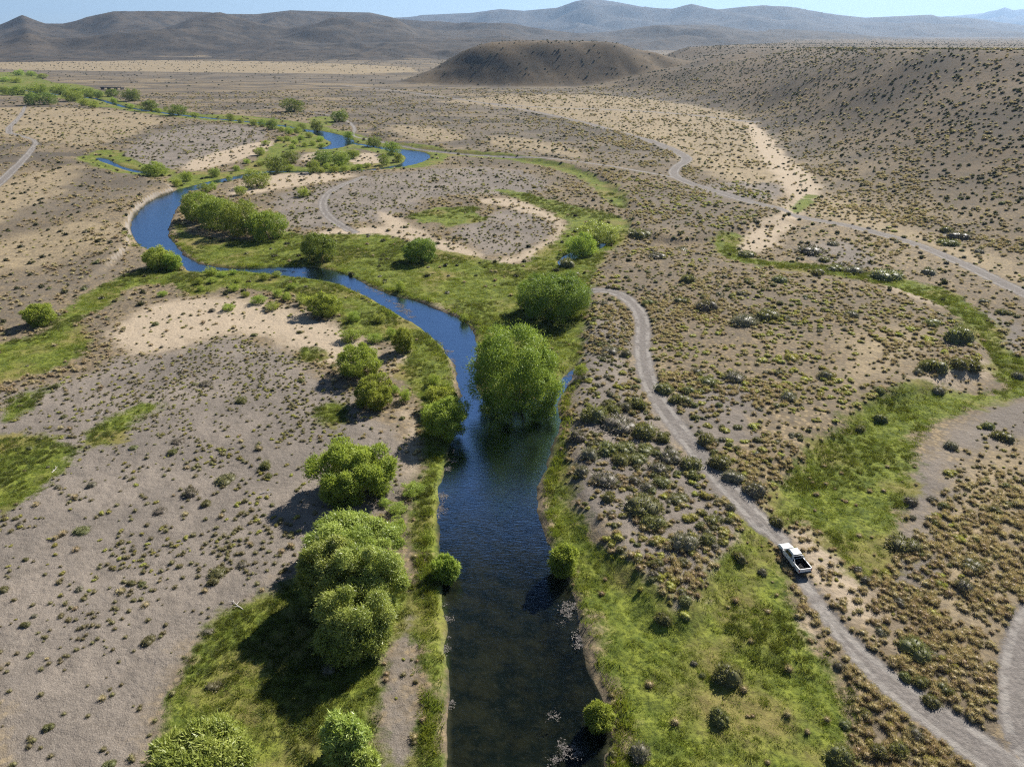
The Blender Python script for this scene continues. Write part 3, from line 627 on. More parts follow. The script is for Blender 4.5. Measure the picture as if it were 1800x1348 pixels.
TREES = [  # box in the photo, foliage, label
 ((548,888,704,1004), 'silver', 'rearmost crown of the big pale willow clump on the near left bank', 40000, .40),
 ((532,938,650,1066), 'silver', 'left crown of the big pale willow clump on the near left bank', 46000, .36),
 ((590,950,718,1086), 'silver', 'right crown of the big pale willow clump facing the river', 48000, .36),
 ((556,1030,696,1158), 'silver', 'frontmost and lowest crown of the big pale willow clump on the near left bank', 52000, .35),
 ((560,771,695,880), 'bright', 'leaning light green willow casting a long shadow on the gravel', 36000, .5),
 ((264,1276,436,1420), 'silver', 'pale willow cut by the bottom edge at left', 40000, .5),
 ((572,1256,652,1345), 'silver', 'small pale willow at the bottom edge beside the gravel path', 14000, .45),
 ((618,1312,668,1376), 'silver', 'lowest pale willow bush cut by the bottom edge beside the path', 9000, .45),
 ((596,602,672,662), 'bright', 'rounded green willow on pale gravel beside a small grass patch', 15000, .4),
 ((622,660,693,717), 'bright', 'spreading green willow with two small bushes on its right', 14000, .4),
 ((750,680,806,724), 'bright', 'upper green willow of the pair leaning over the left bank', 8000, .4),
 ((744,694,823,770), 'bright', 'lower green willow of the pair leaning over the left bank', 16000, .4),
 ((826,566,992,726), 'willow', 'huge round willow standing in the river at the confluence', 52000, .42),
 ((907,470,1038,558), 'dark_tree', 'huge dark round willow behind the river willow', 34000, .45),
 ((532,404,595,458), 'dark_tree', 'dark round willow beside the river with shadow on water', 12000, .5),
 ((708,416,771,460), 'dark_tree', 'solitary round willow on the central meadow', 12000, .5),
 ((323,334,392,388), 'willow', 'leftmost willow of the long grove beside the blue river', 11000, .6),
 ((352,343,426,402), 'willow', 'second willow from the left in the long grove', 11000, .6),
 ((394,350,466,412), 'willow', 'third willow from the left in the long grove', 11000, .6),
 ((436,366,507,420), 'willow', 'rightmost willow of the long grove on the meadow', 11000, .6),
 ((254,432,308,472), 'bright', 'bushy willow at the left river elbow', 9000, .5),
 ((288,446,322,474), 'bright', 'smaller willow on the water side of the elbow willow', 5000, .5),
 ((45,533,98,572), 'bright', 'lone willow near the left edge beside green grass', 9000, .45),
 ((540,512,602,555), 'bright', 'bushy willow where the pale sand meets the left bank', 11000, .45),
 ((690,572,729,618), 'bright', 'upright willow bush above the sandy hollow on left bank', 7000, .4),
 ((1016,392,1088,426), 'silver', 'silvery willow behind the small willow pool', 9000, .5),
 ((992,408,1050,450), 'bright', 'greener willow in front of the silvery pool willow', 9000, .5),
 ((762,967,808,1022), 'bright', 'bright round willow bush growing from the left water edge', 9000, .32),
 ((964,954,1014,1010), 'bright', 'bright willow bush on the right bank opposite the water bush', 9000, .34),
 ((1029,1231,1077,1284), 'bright', 'bright willow bush low on the right bank near bottom edge', 10000, .30)]
for k, (b, mt, lb, n, leaf) in enumerate(TREES):
    X, Y, z, a, c, dist = solve(b); a *= .94; c *= .93; z -= .09 * c if a > 4 else 0
    cm, tm = tree_meshes(a, c, int(n * 1.2), leaf * (.85 if a < 5 else .95), 400 + k * 3, MAT[mt], nclump=int(30 + 3.2 * a), wind=.7 if mt == 'silver' else .4, cl=.27 if a > 3 else .32, rough=.06 if mt in ('willow', 'dark_tree') else .13)
    root = add('willow_tree' if a > 1.6 else 'willow_bush', None, loc=(X, Y, z)); tag(root, lb, 'tree' if a > 1.6 else 'bush', 'willows along the river')
    add('crown', cm, root); add('trunk', tm, root)
SMALL = [  # smaller willows and bushes upstream and on the banks
 ('dark_tree', 'dark green willow', [(40,160,76,185),(70,158,104,184),(497,175,535,197),(583,196,612,214),(219,158,248,178),(250,177,277,196),(297,186,330,203),(469,211,489,228),(547,213,568,231),(469,275,507,303),(495,267,525,287),(644,242,671,259),(165,158,184,172),(187,157,208,170),(552,267,586,289)]),
 ('willow', 'mid green willow', [(584,268,616,290),(677,249,704,272),(541,283,562,304),(429,301,476,329),(251,286,294,310),(605,231,624,248),(667,271,684,290),(693,269,708,285),(611,264,631,279),(524,217,539,229),(15,148,48,167),(50,148,90,166),(88,149,125,166),(120,151,152,168),(146,154,170,172),(110,160,150,178),(0,150,22,166),(400,200,413,213),(455,211,467,223),(440,211,453,221),(369,296,388,311),(351,322,372,338)]),
 ('bright', 'light green bush', [(501,224,517,237),(515,223,531,234),(488,223,501,232),(418,208,429,216),(449,260,467,273),(460,247,474,255),(504,289,517,299),(579,292,597,303),(598,291,612,302),(617,292,627,300),(414,328,434,343),(524,331,544,346),(411,291,423,301),(398,308,408,319),(538,233,551,242),(557,241,569,249),(320,302,340,318),(304,315,320,328),(368,321,381,334),
   (362,470,382,483),(345,488,358,499),(365,487,383,497),(382,477,398,487),(405,474,417,482),(408,489,423,497),(457,480,473,492),(480,477,495,487),(400,500,423,512),(425,512,440,522),(442,518,467,534),(467,532,490,545),(392,535,413,546),(495,514,513,529),(480,509,497,523),(507,497,520,508),(523,517,542,535),(278,512,295,521),(347,502,360,512),
   (612,547,633,565),(657,552,678,567),(597,585,633,600),(645,585,673,602),(680,572,697,593),(808,550,823,567),(695,495,713,513),(748,679,770,698),(754,651,773,677),(701,683,723,705),(687,676,702,692),(708,845,745,871),(683,882,713,904),(687,903,714,938),(664,876,687,891),(1009,636,1030,661),
   (500,240,512,248),(512,246,524,254),(524,238,536,246),(530,250,542,258),(545,248,556,256),(508,254,520,262),(560,252,572,259),(487,240,498,248),(590,284,604,292),(568,288,580,297),(560,296,572,304),(625,288,638,296),(640,287,652,294),(428,280,440,288),(452,284,464,292),(140,172,160,186),(155,176,176,190),(24,122,44,133),(46,124,66,134),(64,128,84,138),(0,134,20,144),(18,136,40,146),(225,184,236,192),(272,190,284,198),(335,198,350,206),(560,240,570,247),(196,172,206,182)])]
for mt, noun, L in SMALL:
    for k, b in enumerate(L):
        X, Y, z, a, c, dist = solve(b)
        if b[2] < 190: a *= .82; c *= .8
        cm, tm = variant(mt, k % 4)
        root = add('willow_tree' if noun.endswith('willow') else 'willow_bush', None, loc=(X, Y, z), rz=random.uniform(0, 6.28), scale=(a, a * random.uniform(.9, 1.1), c))
        tag(root, None, 'tree' if noun.endswith('willow') else 'bush', noun + 's along the river'); PEND.append((root, noun, (b[0] + b[2]) / 2, (b[1] + b[3]) / 2))
        add('crown', cm, root); add('trunk', tm, root)

# ------------------------------------------------------------------ dry-land shrubs and cushion plants, picked out one by one
SHRUBS = [(1057,600,1090,621),(1090,606,1109,625),(1152,664,1182,689),(1179,683,1214,710),(1228,655,1259,677),(1271,644,1309,670),(1372,677,1400,702),(1108,676,1140,716),(1025,698,1069,739),(1065,692,1090,725),(1090,692,1112,720),(1057,730,1120,760),(1114,730,1155,766),(1050,766,1085,796),(1080,769,1114,796),(1000,745,1030,775),(1020,770,1054,805),(1075,784,1110,814),(1105,790,1137,814),(1114,772,1149,796),(1155,775,1200,811),(1137,802,1174,831),(1197,793,1229,823),(1209,817,1231,840),(1151,831,1179,852),(1042,817,1093,852),(1105,828,1128,849),(1054,852,1081,879),(1096,855,1158,903),(1128,894,1170,929),(1125,840,1152,861),(1179,920,1222,962),(1228,925,1255,955),(1240,898,1271,920),(1250,787,1283,820),(1275,817,1308,846),(1309,828,1344,867),(1351,888,1376,922),(1226,751,1253,778),(1154,751,1179,775),(1011,802,1038,834),(1275,874,1295,897),(1176,863,1209,885),(1283,947,1310,986),(1200,672,1222,690),(1215,640,1235,655),
 (1438,639,1462,664),(1617,615,1662,653),(1669,618,1696,645),(1692,619,1724,649),(1606,634,1622,656),(1637,671,1658,690),(1537,671,1552,689),(1536,711,1558,739),(1502,739,1520,757),(1659,765,1680,787),(1589,864,1613,886),(1561,929,1612,968),(1690,974,1727,1002),(1745,748,1778,775),(1597,894,1610,912),(1678,997,1709,1039),(1581,1111,1632,1155),(1648,1192,1678,1219),(1452,1294,1496,1341),(1629,1136,1651,1155),(1331,982,1349,1009),(1545,1090,1558,1104),(1258,1139,1306,1201),(1247,1233,1283,1270),(1104,1287,1145,1334),(1213,1154,1225,1168),(1228,1175,1240,1190),(1150,1060,1180,1095),
 (1108,394,1145,416),(1187,427,1211,443),(1141,438,1171,453),(1197,471,1220,495),(1358,478,1381,495),(1184,513,1212,532),(1224,511,1261,544),(1285,538,1334,569),(1329,533,1368,559),(1128,520,1150,536),(1297,434,1325,450),(1405,425,1451,446),(1454,418,1475,431),(1426,465,1451,483),(1438,446,1457,459),(1455,459,1482,474),(1484,461,1520,479),(1671,399,1705,419),(1653,392,1672,408),(1650,416,1683,431),(1534,466,1580,490),(1622,465,1644,482),(1720,518,1739,533),(1751,537,1769,551),(1662,555,1707,597),(1625,558,1658,573),(1712,432,1730,444),(1487,539,1511,557),(985,445,1010,468),(1000,470,1025,488),
 (1725,735,1745,752),(1780,640,1800,665),(1700,640,1716,655),(1505,1230,1530,1262),(1530,1300,1560,1330),(1560,1290,1595,1330),(1595,1270,1625,1300),(1515,1262,1530,1285),(1625,1215,1652,1240),(1605,1180,1632,1205),(1580,1175,1600,1195),
 (322,849,346,872),(270,888,292,903),(131,923,157,938),(381,834,412,850),(415,690,439,707),(300,769,322,780),(347,667,371,679),(250,1113,272,1132),(362,1188,392,1212),(366,996,397,1014),(415,985,437,998),(355,1100,375,1115),(458,800,480,822)]
for k, b in enumerate(SHRUBS):
    X, Y, z, a, c, dist = solve(b, True)
    grey = (k * 7) % 5 in (0, 2)
    me = (GSHR if grey else SHR)[k % 4]
    o = add('scrub_bush', me, loc=(X, Y, z - .05), rz=random.uniform(0, 6.28), scale=(a * 1.38, a * random.uniform(1.15, 1.45), min(c * 1.6, a * 1.6)))
    noun = 'grey-brown twiggy shrub' if grey else 'dark olive shrub'
    tag(o, None, 'shrub', 'dark shrubs on the dry ground'); PEND.append((o, noun, (b[0] + b[2]) / 2, (b[1] + b[3]) / 2))
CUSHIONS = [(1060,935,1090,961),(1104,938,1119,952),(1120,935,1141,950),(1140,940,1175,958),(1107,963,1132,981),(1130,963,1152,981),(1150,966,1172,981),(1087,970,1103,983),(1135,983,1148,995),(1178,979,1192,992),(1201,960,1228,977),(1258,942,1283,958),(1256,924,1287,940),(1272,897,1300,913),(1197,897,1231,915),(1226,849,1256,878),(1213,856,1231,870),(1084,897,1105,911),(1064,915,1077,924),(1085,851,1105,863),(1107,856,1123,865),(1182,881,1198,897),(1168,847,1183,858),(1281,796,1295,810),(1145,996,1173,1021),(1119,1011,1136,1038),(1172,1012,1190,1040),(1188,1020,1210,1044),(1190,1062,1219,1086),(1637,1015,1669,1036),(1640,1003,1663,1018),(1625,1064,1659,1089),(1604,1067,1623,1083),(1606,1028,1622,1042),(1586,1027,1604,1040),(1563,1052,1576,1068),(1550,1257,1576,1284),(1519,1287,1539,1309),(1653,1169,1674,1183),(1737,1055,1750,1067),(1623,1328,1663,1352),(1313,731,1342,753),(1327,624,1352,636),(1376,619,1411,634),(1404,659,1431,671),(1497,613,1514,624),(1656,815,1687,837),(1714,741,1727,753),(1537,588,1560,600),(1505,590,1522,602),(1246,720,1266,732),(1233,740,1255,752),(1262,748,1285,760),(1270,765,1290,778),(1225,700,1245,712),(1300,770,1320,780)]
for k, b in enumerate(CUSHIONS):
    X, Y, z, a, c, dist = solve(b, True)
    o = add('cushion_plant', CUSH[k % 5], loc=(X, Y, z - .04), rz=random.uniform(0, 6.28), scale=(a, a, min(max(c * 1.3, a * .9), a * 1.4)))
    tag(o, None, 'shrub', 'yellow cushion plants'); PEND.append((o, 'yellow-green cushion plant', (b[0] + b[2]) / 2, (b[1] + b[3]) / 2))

# ------------------------------------------------------------------ ground cover nobody could count
def scatter_object(name, label, cat, meshes, P, S, seed, kind='stuff'):
    c = bpy.data.collections.new(name + '_kinds')
    for k, me in enumerate(meshes):
        o = bpy.data.objects.new(f'{name}_kind', me); c.objects.link(o)
    n = len(P); rng = np.random.default_rng(seed)
    me = bpy.data.meshes.new(name); me.vertices.add(n); me.vertices.foreach_set('co', np.ascontiguousarray(P, np.float32).ravel())
    a = me.attributes.new('scl', 'FLOAT_VECTOR', 'POINT'); a.data.foreach_set('vector', np.ascontiguousarray(S, np.float32).ravel())
    a = me.attributes.new('rot', 'FLOAT_VECTOR', 'POINT'); R = np.zeros((n, 3), np.float32); R[:, 2] = rng.uniform(0, 6.28, n); R[:, :2] = rng.normal(size=(n, 2)) * .1
    a.data.foreach_set('vector', R.ravel())
    a = me.attributes.new('vid', 'INT', 'POINT'); a.data.foreach_set('value', rng.integers(0, len(meshes), n).astype(np.int32))
    o = add(name, me); tag(o, label, cat, kind=kind)
    g = bpy.data.node_groups.new(name, 'GeometryNodeTree')
    g.interface.new_socket('Geometry', in_out='INPUT', socket_type='NodeSocketGeometry'); g.interface.new_socket('Geometry', in_out='OUTPUT', socket_type='NodeSocketGeometry')
    gi = g.nodes.new('NodeGroupInput'); go = g.nodes.new('NodeGroupOutput'); ip = g.nodes.new('GeometryNodeInstanceOnPoints'); ci = g.nodes.new('GeometryNodeCollectionInfo')
    ci.inputs['Collection'].default_value = c; ci.inputs['Separate Children'].default_value = True; ci.inputs['Reset Children'].default_value = True
    def na(nm, t):
        q = g.nodes.new('GeometryNodeInputNamedAttribute'); q.data_type = t; q.inputs['Name'].default_value = nm; return q.outputs['Attribute']
    L = g.links.new
    L(gi.outputs[0], ip.inputs['Points']); L(ci.outputs[0], ip.inputs['Instance']); ip.inputs['Pick Instance'].default_value = True
    L(na('vid', 'INT'), ip.inputs['Instance Index']); L(na('scl', 'FLOAT_VECTOR'), ip.inputs['Scale'])
    er = g.nodes.new('FunctionNodeEulerToRotation'); L(na('rot', 'FLOAT_VECTOR'), er.inputs[0]); L(er.outputs[0], ip.inputs['Rotation'])
    L(ip.outputs[0], go.inputs[0])
    md = o.modifiers.new('scatter', 'NODES'); md.node_group = g
    return o
def wedge(n, r0, r1, seed, half=44):
    rng = np.random.default_rng(seed)
    r = np.sqrt(rng.uniform(r0 * r0, r1 * r1, n)); t = np.radians(rng.uniform(-half, half, n))
    return r * np.sin(t), r * np.cos(t) - 18, rng
def bands(spec, dens, seed):
    """spec: (r0, r1, count, size factor); dens(f, x, y) -> keep probability"""
    P = []; S = []
    for k, (r0, r1, n, sf) in enumerate(spec):
        x, y, rng = wedge(n, r0, r1, seed + k)
        f = fields(x, y); p = dens(f, x, y)
        p = np.where((f['track'] > -.15) | (f['river'] > -.1), 0, p)
        keep = rng.random(n) < p
        P.append(np.stack([x, y, f['h']], 1)[keep]); S.append(np.full(keep.sum(), sf) * rng.uniform(.55, 1.35, keep.sum()))
    return np.vstack(P), np.concatenate(S)
def spread(rho, rmax, expo, dens, seed, r0=45, rk=120, pw=.5):
    """plants thinning out smoothly with distance, larger clumps farther off"""
    A = .768 * (rmax ** 2 - r0 ** 2); n = int(A * rho)
    x, y, rng = wedge(n, r0, rmax, seed); r = np.hypot(x, y)
    k = rng.random(n) < np.minimum(1, (rk / np.maximum(r, rk)) ** expo); x, y, r = x[k], y[k], r[k]
    f = fields(x, y); p = np.where((f['track'] > -.15) | (f['river'] > -.1), 0, dens(f, x, y) * (1 - .96 * f['bare'])); k = rng.random(len(x)) < p
    sf = (np.maximum(r, rk) / rk) ** pw
    return np.stack([x, y, f['h']], 1)[k], (sf * rng.uniform(.5, 1.4, len(x)) * (.75 + .5 * fbm(x, y, 18, 2, 55)))[k]
def s3(S, base, zr=1.0):
    rng = np.random.default_rng(5); return np.stack([S * base, S * base * rng.uniform(.85, 1.15, len(S)), S * base * zr * rng.uniform(.8, 1.2, len(S))], 1)
def m_(a, w=.6): return sstep(-w, w, a)
clump = lambda x, y, s, sd, a=.42, b=.6: sstep(a, b, fbm(x, y, s, 3, sd))

def d_tan(f, x, y):
    g = m_(f['green']); gv = m_(f['gravel']); sa = m_(f['sand'])
    right = sstep(-5, 20, x)
    base = .06 + .94 * clump(x, y, 13, 71, .42, .54) * (.22 + .33 * sstep(22, 34, x) * sstep(120, 80, y) + .45 * clump(x, y, 45, 72, .40, .56)); base = np.maximum(base, .55 * sstep(26, 34, x) * sstep(95, 70, y)); base = base * (1 - .55 * m_(f['straw'], 4) * (np.hypot(x, y) > 150))
    return np.clip(base * (1 - g * .97) * (1 - .90 * gv * (1 - right * .55)) * (1 - .80 * sa) * (.45 + .55 * right) * (1 - .72 * f['slope']), 0, 1)
P, S = spread(3.6, 900, 2.0, d_tan, 500)
# the 300 tussocks nearest the camera are things of their own
near = np.argsort(np.hypot(P[:, 0], P[:, 1])); ipx = [pxof(*P[i]) for i in near[:2500]]
pick = [i for i, (a, b) in zip(near, ipx) if 0 < a < 1800 and 0 < b < 1348 and a > 1000][:170]
rest = np.setdiff1d(np.arange(len(P)), pick)
for i in pick:
    s = S[i] * .56; o = add('tussock', TUS[i % 4], loc=P[i], rz=random.uniform(0, 6.28), scale=(s, s, s * 1.1))
    nt_ = near_text(*pxof(*P[i])); tag(o, 'small straw-coloured grass tussock ' + nt_, 'tussock', 'straw tussocks ' + nt_)
scatter_object('straw_tussocks', 'straw-coloured tussock grass dotted over the dry steppe', 'tussock grass', TUS, P[rest], s3(S[rest], .56, .95), 1)

def d_gr(f, x, y):
    g = m_(f['green']); gv = m_(f['gravel']); left = sstep(10, -10, x); far = sstep(75, 150, np.hypot(x, y))
    return np.clip(gv * (1 - g) * (.10 + .55 * clump(x, y, 11, 81, .46, .66) + .25 * far) * (.5 + .5 * left) + .10 * (1 - gv) * (1 - g) + .2 * sstep(400, 500, np.hypot(x, y)) * clump(x, y, 60, 83, .44, .56) * (1 - g), 0, 1)
P, S = spread(1.7, 900, 1.9, d_gr, 520)
near = np.argsort(np.hypot(P[:, 0], P[:, 1])); ipx = [pxof(*P[i]) for i in near[:2500]]
pick = [i for i, (a, b) in zip(near, ipx) if 0 < a < 560 and 600 < b < 1348][:220]
rest = np.setdiff1d(np.arange(len(P)), pick)
for i in pick:
    s = S[i] * .34; o = add('tussock', TUSG[i % 3], loc=P[i], rz=random.uniform(0, 6.28), scale=(s * 1.1, s, s))
    nt_ = near_text(*pxof(*P[i])); tag(o, 'small dark olive tussock on gravel ' + nt_, 'tussock', 'olive tussocks on gravel ' + nt_)
scatter_object('olive_tussocks', 'dark olive tussocks and low cushions dotted over the gravel', 'tussock grass', TUSG + CUSH[:1], P[rest], s3(S[rest], .37), 2)

def d_grass(f, x, y):
    return np.clip(m_(f['green'], .9) * (.25 + .75 * clump(x, y, 5, 91, .35, .6)), 0, 1)
def d_sedge(f, x, y): return sstep(-2.2, -.9, f['river']) * (f['river'] < -.15) * (.15 + .85 * clump(x, y, 6, 92, .38, .55)) * np.where(f['sand'] > 1, .2, 1)
P, S = bands([(45, 130, 60000, 1.0), (130, 260, 40000, 1.5)], d_sedge, 530)
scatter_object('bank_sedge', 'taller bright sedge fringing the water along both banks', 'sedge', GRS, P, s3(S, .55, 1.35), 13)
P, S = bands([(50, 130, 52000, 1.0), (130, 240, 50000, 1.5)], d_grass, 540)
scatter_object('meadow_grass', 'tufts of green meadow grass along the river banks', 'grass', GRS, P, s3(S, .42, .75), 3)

RUSH = [tuft(60, 220 + k, MAT['rush'], 1.0, .8, .09, .7) for k in range(3)]
def d_rush(f, x, y): return np.clip(m_(f['green'], .9) * clump(x, y, 9, 93, .48, .60), 0, 1)
P, S = spread(2.2, 300, 1.2, d_rush, 550)
scatter_object('meadow_rushes', 'darker rush clumps mottling the green meadows', 'rushes', RUSH, P, s3(S, .42, .9), 14)

def d_cush(f, x, y):
    t = sstep(.8, 1.4, f['terr']) * sstep(0, 15, x)
    return np.clip((t * .9 + .12 * (x > 30)) * (1 - m_(f['green'], 1)) * (1 - m_(f['sand'])) * clump(x, y, 16, 95, .38, .62), 0, 1)
P, S = spread(.28, 330, 1.2, d_cush, 560, pw=.35)
o_ = np.argsort(np.hypot(P[:, 0], P[:, 1])); pick = [i for i in o_ if 1000 < pxof(*P[i])[0] < 1790 and pxof(*P[i])[1] < 1340][:200]; rest = np.setdiff1d(np.arange(len(P)), pick)
for i in pick:
    s = S[i] * .62; o = add('cushion_plant', CUSH[i % 5], loc=P[i], rz=random.uniform(0, 6.28), scale=(s, s, s))
    nt_ = near_text(*pxof(*P[i])); tag(o, 'small low cushion plant among tussocks ' + nt_, 'shrub', 'small cushion plants ' + nt_)
scatter_object('cushion_plants', 'low yellow-green cushion plants dotted over the far terrace', 'cushion plants', CUSH, P[rest], s3(S[rest], .62), 4)

def d_scrub(f, x, y):
    t = sstep(.8, 1.4, f['terr']) * sstep(0, 15, x)
    return np.clip((.25 + .4 * t + .5 * t * m_(f['gravel'])) * (1 - m_(f['green'], 1)) * (1 - .8 * m_(f['sand'])) * clump(x, y, 20, 97, .40, .66) * (x > -15) + .05 * (x <= -15), 0, 1)
P, S = spread(.24, 650, 1.3, d_scrub, 580, pw=.25)
scatter_object('low_scrub', 'low dark scrub scattered over the dry steppe', 'scrub', SHR + GSHR, P, s3(S, .62, .9), 5)
def d_far(f, x, y):
    hillside = np.maximum(f['slope'], f['cone'] * 1.2); r = np.hypot(x, y)
    pl = sdf_poly(RIM, x, y, 200) > 15
    return np.clip(.10 + hillside * (.55 + .45 * clump(x, y, 40, 99)) * np.where(pl, .25, 1) + .15 * sstep(900, 1700, r), 0, 1)
P, S = bands([(190, 450, 9000, .8), (450, 900, 16000, .95), (900, 2100, 16000, 1.2), (2100, 4200, 6000, 1.6)], d_far, 600)
scatter_object('hillside_scrub', 'dark scrub bushes dotted over the hillsides and far plain', 'scrub', FARS, P, s3(S, 1.0, .95), 6)

# ------------------------------------------------------------------ waterweed, driftwood
def weed_mesh(seed):
    rng = np.random.default_rng(seed); V = []; F = []
    for k in range(30):
        x, y = rng.normal(size=2) * .40; a = rng.uniform(0, 6.28); l = rng.uniform(.05, .17); w2 = l * rng.uniform(.2, .5); z = rng.uniform(.01, .06); b = len(V)
        u = np.array([math.cos(a), math.sin(a)]); v = np.array([-u[1], u[0]]); p = np.array([x, y])
        for q in (p - u * l, p + v * w2, p + u * l, p - v * w2): V.append((q[0], q[1], z * rng.uniform(.5, 1)))
        F += [(b, b + 1, b + 2), (b, b + 2, b + 3)]
    return mesh_np('weed', np.array(V), np.array(F), MAT['weed'])
WEED = [poly(p, WZ, 1) for p in [[(768,790),(800,778),(808,805),(790,850),(780,900),(768,985),(760,985),(756,930),(768,850)], [(770,1020),(784,1030),(790,1180),(792,1348),(776,1348),(774,1200),(768,1060)], [(972,1070),(990,1062),(1010,1050),(1012,1095),(990,1108),(975,1095)], [(1000,1115),(1020,1110),(1030,1140),(1012,1135)],
   [(980,830),(965,850),(958,880),(962,930),(956,930),(950,880),(955,845)], [(936,1240),(952,1236),(952,1254),(938,1256)], [(966,1252),(982,1244),(986,1262),(970,1268)], [(965,1290),(985,1286),(982,1304),(966,1302)], [(990,1305),(1015,1300),(1018,1340),(995,1348),(960,1348),(962,1330)],
   [(640,502),(668,512),(700,530),(730,556),(722,562),(690,536),(655,512)], [(748,588),(772,596),(788,606),(800,640),(796,662),(786,640),(776,612),(756,598)], [(965,975),(985,990),(980,1010),(962,1000)], [(440,476),(500,474),(560,482),(500,480)], [(1000,660),(1016,652),(1005,672),(992,690)]]]
P = []; rng = np.random.default_rng(9)
for Q in WEED:
    x0, y0 = Q.min(0); x1, y1 = Q.max(0); n = int((x1 - x0) * (y1 - y0) * 5) + 10
    x = rng.uniform(x0, x1, n); y = rng.uniform(y0, y1, n); q = sdf_poly(Q, x, y, 5)
    k = (q + (fbm(x, y, 1.6, 3, 77) - .5) * 2.2 > .1) & (fbm(x, y, .9, 2, 78) > .54); P.append(np.stack([x[k], y[k], np.full(k.sum(), WZ)], 1))
P = np.vstack(P); f = fields(P[:, 0], P[:, 1]); P = P[f['h'] < WZ - .02]
scatter_object('water_weed', 'pale mats of waterweed breaking the river surface along the banks', 'waterweed', [weed_mesh(k) for k in range(4)], P, s3(rng.uniform(.35, .9, len(P)), 1.0), 8)

def stick(x, y, ang, L, seed, label):
    rng = np.random.default_rng(seed); X, Y = at(x, y); z = float(ground_z(X, Y)[0])
    d = np.array([math.cos(ang), math.sin(ang), .03]); n = np.array([-d[1], d[0], .25]); pts = [np.zeros(3) + d * L * t + n * math.sin(t * 4 + seed) * .08 * L + np.array([0, 0, .06]) for t in np.linspace(0, 1, 5)]
    paths = [[(p, .075 * (1.05 - k * .2)) for k, p in enumerate(pts)]]
    for k in (1, 2, 3):
        e = pts[k] + d * L * .22 + n * L * .22 * (1 if k % 2 else -1) * rng.uniform(.7, 1.2); paths.append([(pts[k], .04), ((pts[k] + e) / 2 + np.array([0, 0, .05]), .03), (e, .012)])
    V, F = tubes(paths); V[:, 2] = np.maximum(V[:, 2], -.02)
    tag(add('driftwood', mesh_np('driftwood', V, F, MAT['drift'], smooth=True), loc=(X, Y, z)), label, 'driftwood', 'bleached branches on the left flats')
stick(317, 652, 1.3, 2.4, 1, 'forked bleached branch on grey gravel near the sand')
stick(160, 733, .8, 2.0, 2, 'thin bleached stick beside the narrow left grass patch')
stick(86, 655, 1.2, 1.6, 3, 'small pale stick below the upper left meadow')
stick(90, 830, 1.4, 1.4, 4, 'short pale branch on the lower left grass patch edge')
stick(425, 1072, 2.3, 2.2, 5, 'brown fallen branch left of the largest willow')
stick(456, 868, .2, 1.8, 6, 'pale fallen branch on gravel left of the leaning willow')

# ------------------------------------------------------------------ the bridge far upstream
def box_bm(bm, x0, x1, y0, y1, z0, z1, bev=0.0):
    r = bmesh.ops.create_cube(bm, size=1, matrix=Matrix.Translation(((x0 + x1) / 2, (y0 + y1) / 2, (z0 + z1) / 2)) @ Matrix.Diagonal((x1 - x0, y1 - y0, z1 - z0, 1)))
    if bev: bmesh.ops.bevel(bm, geom=list({e for v in r['verts'] for e in v.link_edges}), offset=bev, segments=2, affect='EDGES', profile=.6)
def box(name, mat, parent, dims, bev=0.0, smooth=False):
    bm = bmesh.new()
    for d in (dims if isinstance(dims, list) else [dims]): box_bm(bm, *d, bev=bev)
    me = bpy.data.meshes.new(name); bm.to_mesh(me); bm.free(); me.materials.append(MAT[mat])
    if smooth: me.polygons.foreach_set('use_smooth', [True] * len(me.polygons))
    return add(name, me, parent)
bx_, by_ = at(198, 158)
br = add('road_bridge', None, loc=(bx_, by_, 0), rz=-.25); tag(br, 'low dark bridge over the river far upstream at left', 'bridge')
box('deck', 'concrete', br, (-14, 14, -2.6, 2.6, 1.9, 2.6), .08)
for sy in (-1, 1):
    rl = box('railing', 'concrete', br, (-14, 14, sy * 2.45 - .06, sy * 2.45 + .06, 3.35, 3.5)); 
    for k in range(8): box('post', 'concrete', rl, (-13.8 + k * 3.94 - .08, -13.8 + k * 3.94 + .08, sy * 2.45 - .05, sy * 2.45 + .05, 2.59, 3.36))
for px_ in (-13, -4.5, 4.5, 13): box('pier', 'concrete', br, (px_ - .6, px_ + .6, -2.2, 2.2, -2, 1.91))

# ------------------------------------------------------------------ the white pickup
def loft(name, mat, parent, secs, cap=True):
    """secs: rings of (x, y, z) running along the vehicle, all of one length"""
    bm = bmesh.new(); R_ = [[bm.verts.new(p) for p in s_] for s_ in secs]; n = len(secs[0])
    for a, b in zip(R_[:-1], R_[1:]):
        for k in range(n): bm.faces.new((a[k], a[(k + 1) % n], b[(k + 1) % n], b[k]))
    if cap: bm.faces.new(R_[0][::-1]); bm.faces.new(R_[-1])
    bmesh.ops.recalc_face_normals(bm, faces=bm.faces)
    me = bpy.data.meshes.new(name); bm.to_mesh(me); bm.free(); me.materials.append(MAT[mat]); me.polygons.foreach_set('use_smooth', [True] * len(me.polygons))
    me.set_sharp_from_angle(angle=math.radians(38))
    return add(name, me, parent)
def ring(y, hw, z0, z1, r=.12, yt=None):
    yt = y if yt is None else yt
    P = [(-hw + .06, y, z0), (hw - .06, y, z0), (hw, y, z0 + .12), (hw, (y + yt) / 2, (z0 + z1) / 2), (hw - r * .25, yt, z1 - r), (hw - r, yt, z1), (-hw + r, yt, z1), (-hw + r * .25, yt, z1 - r), (-hw, (y + yt) / 2, (z0 + z1) / 2), (-hw, y, z0 + .12)]
    return P
f1 = np.array(at(1383, 966)); f0 = np.array(at(1408, 996)); hd = f1 - f0; ang = math.atan2(hd[1], hd[0]) - math.pi / 2
cx_, cy_ = at(1394, 987)
tz = float(ground_z(cx_, cy_)[0])
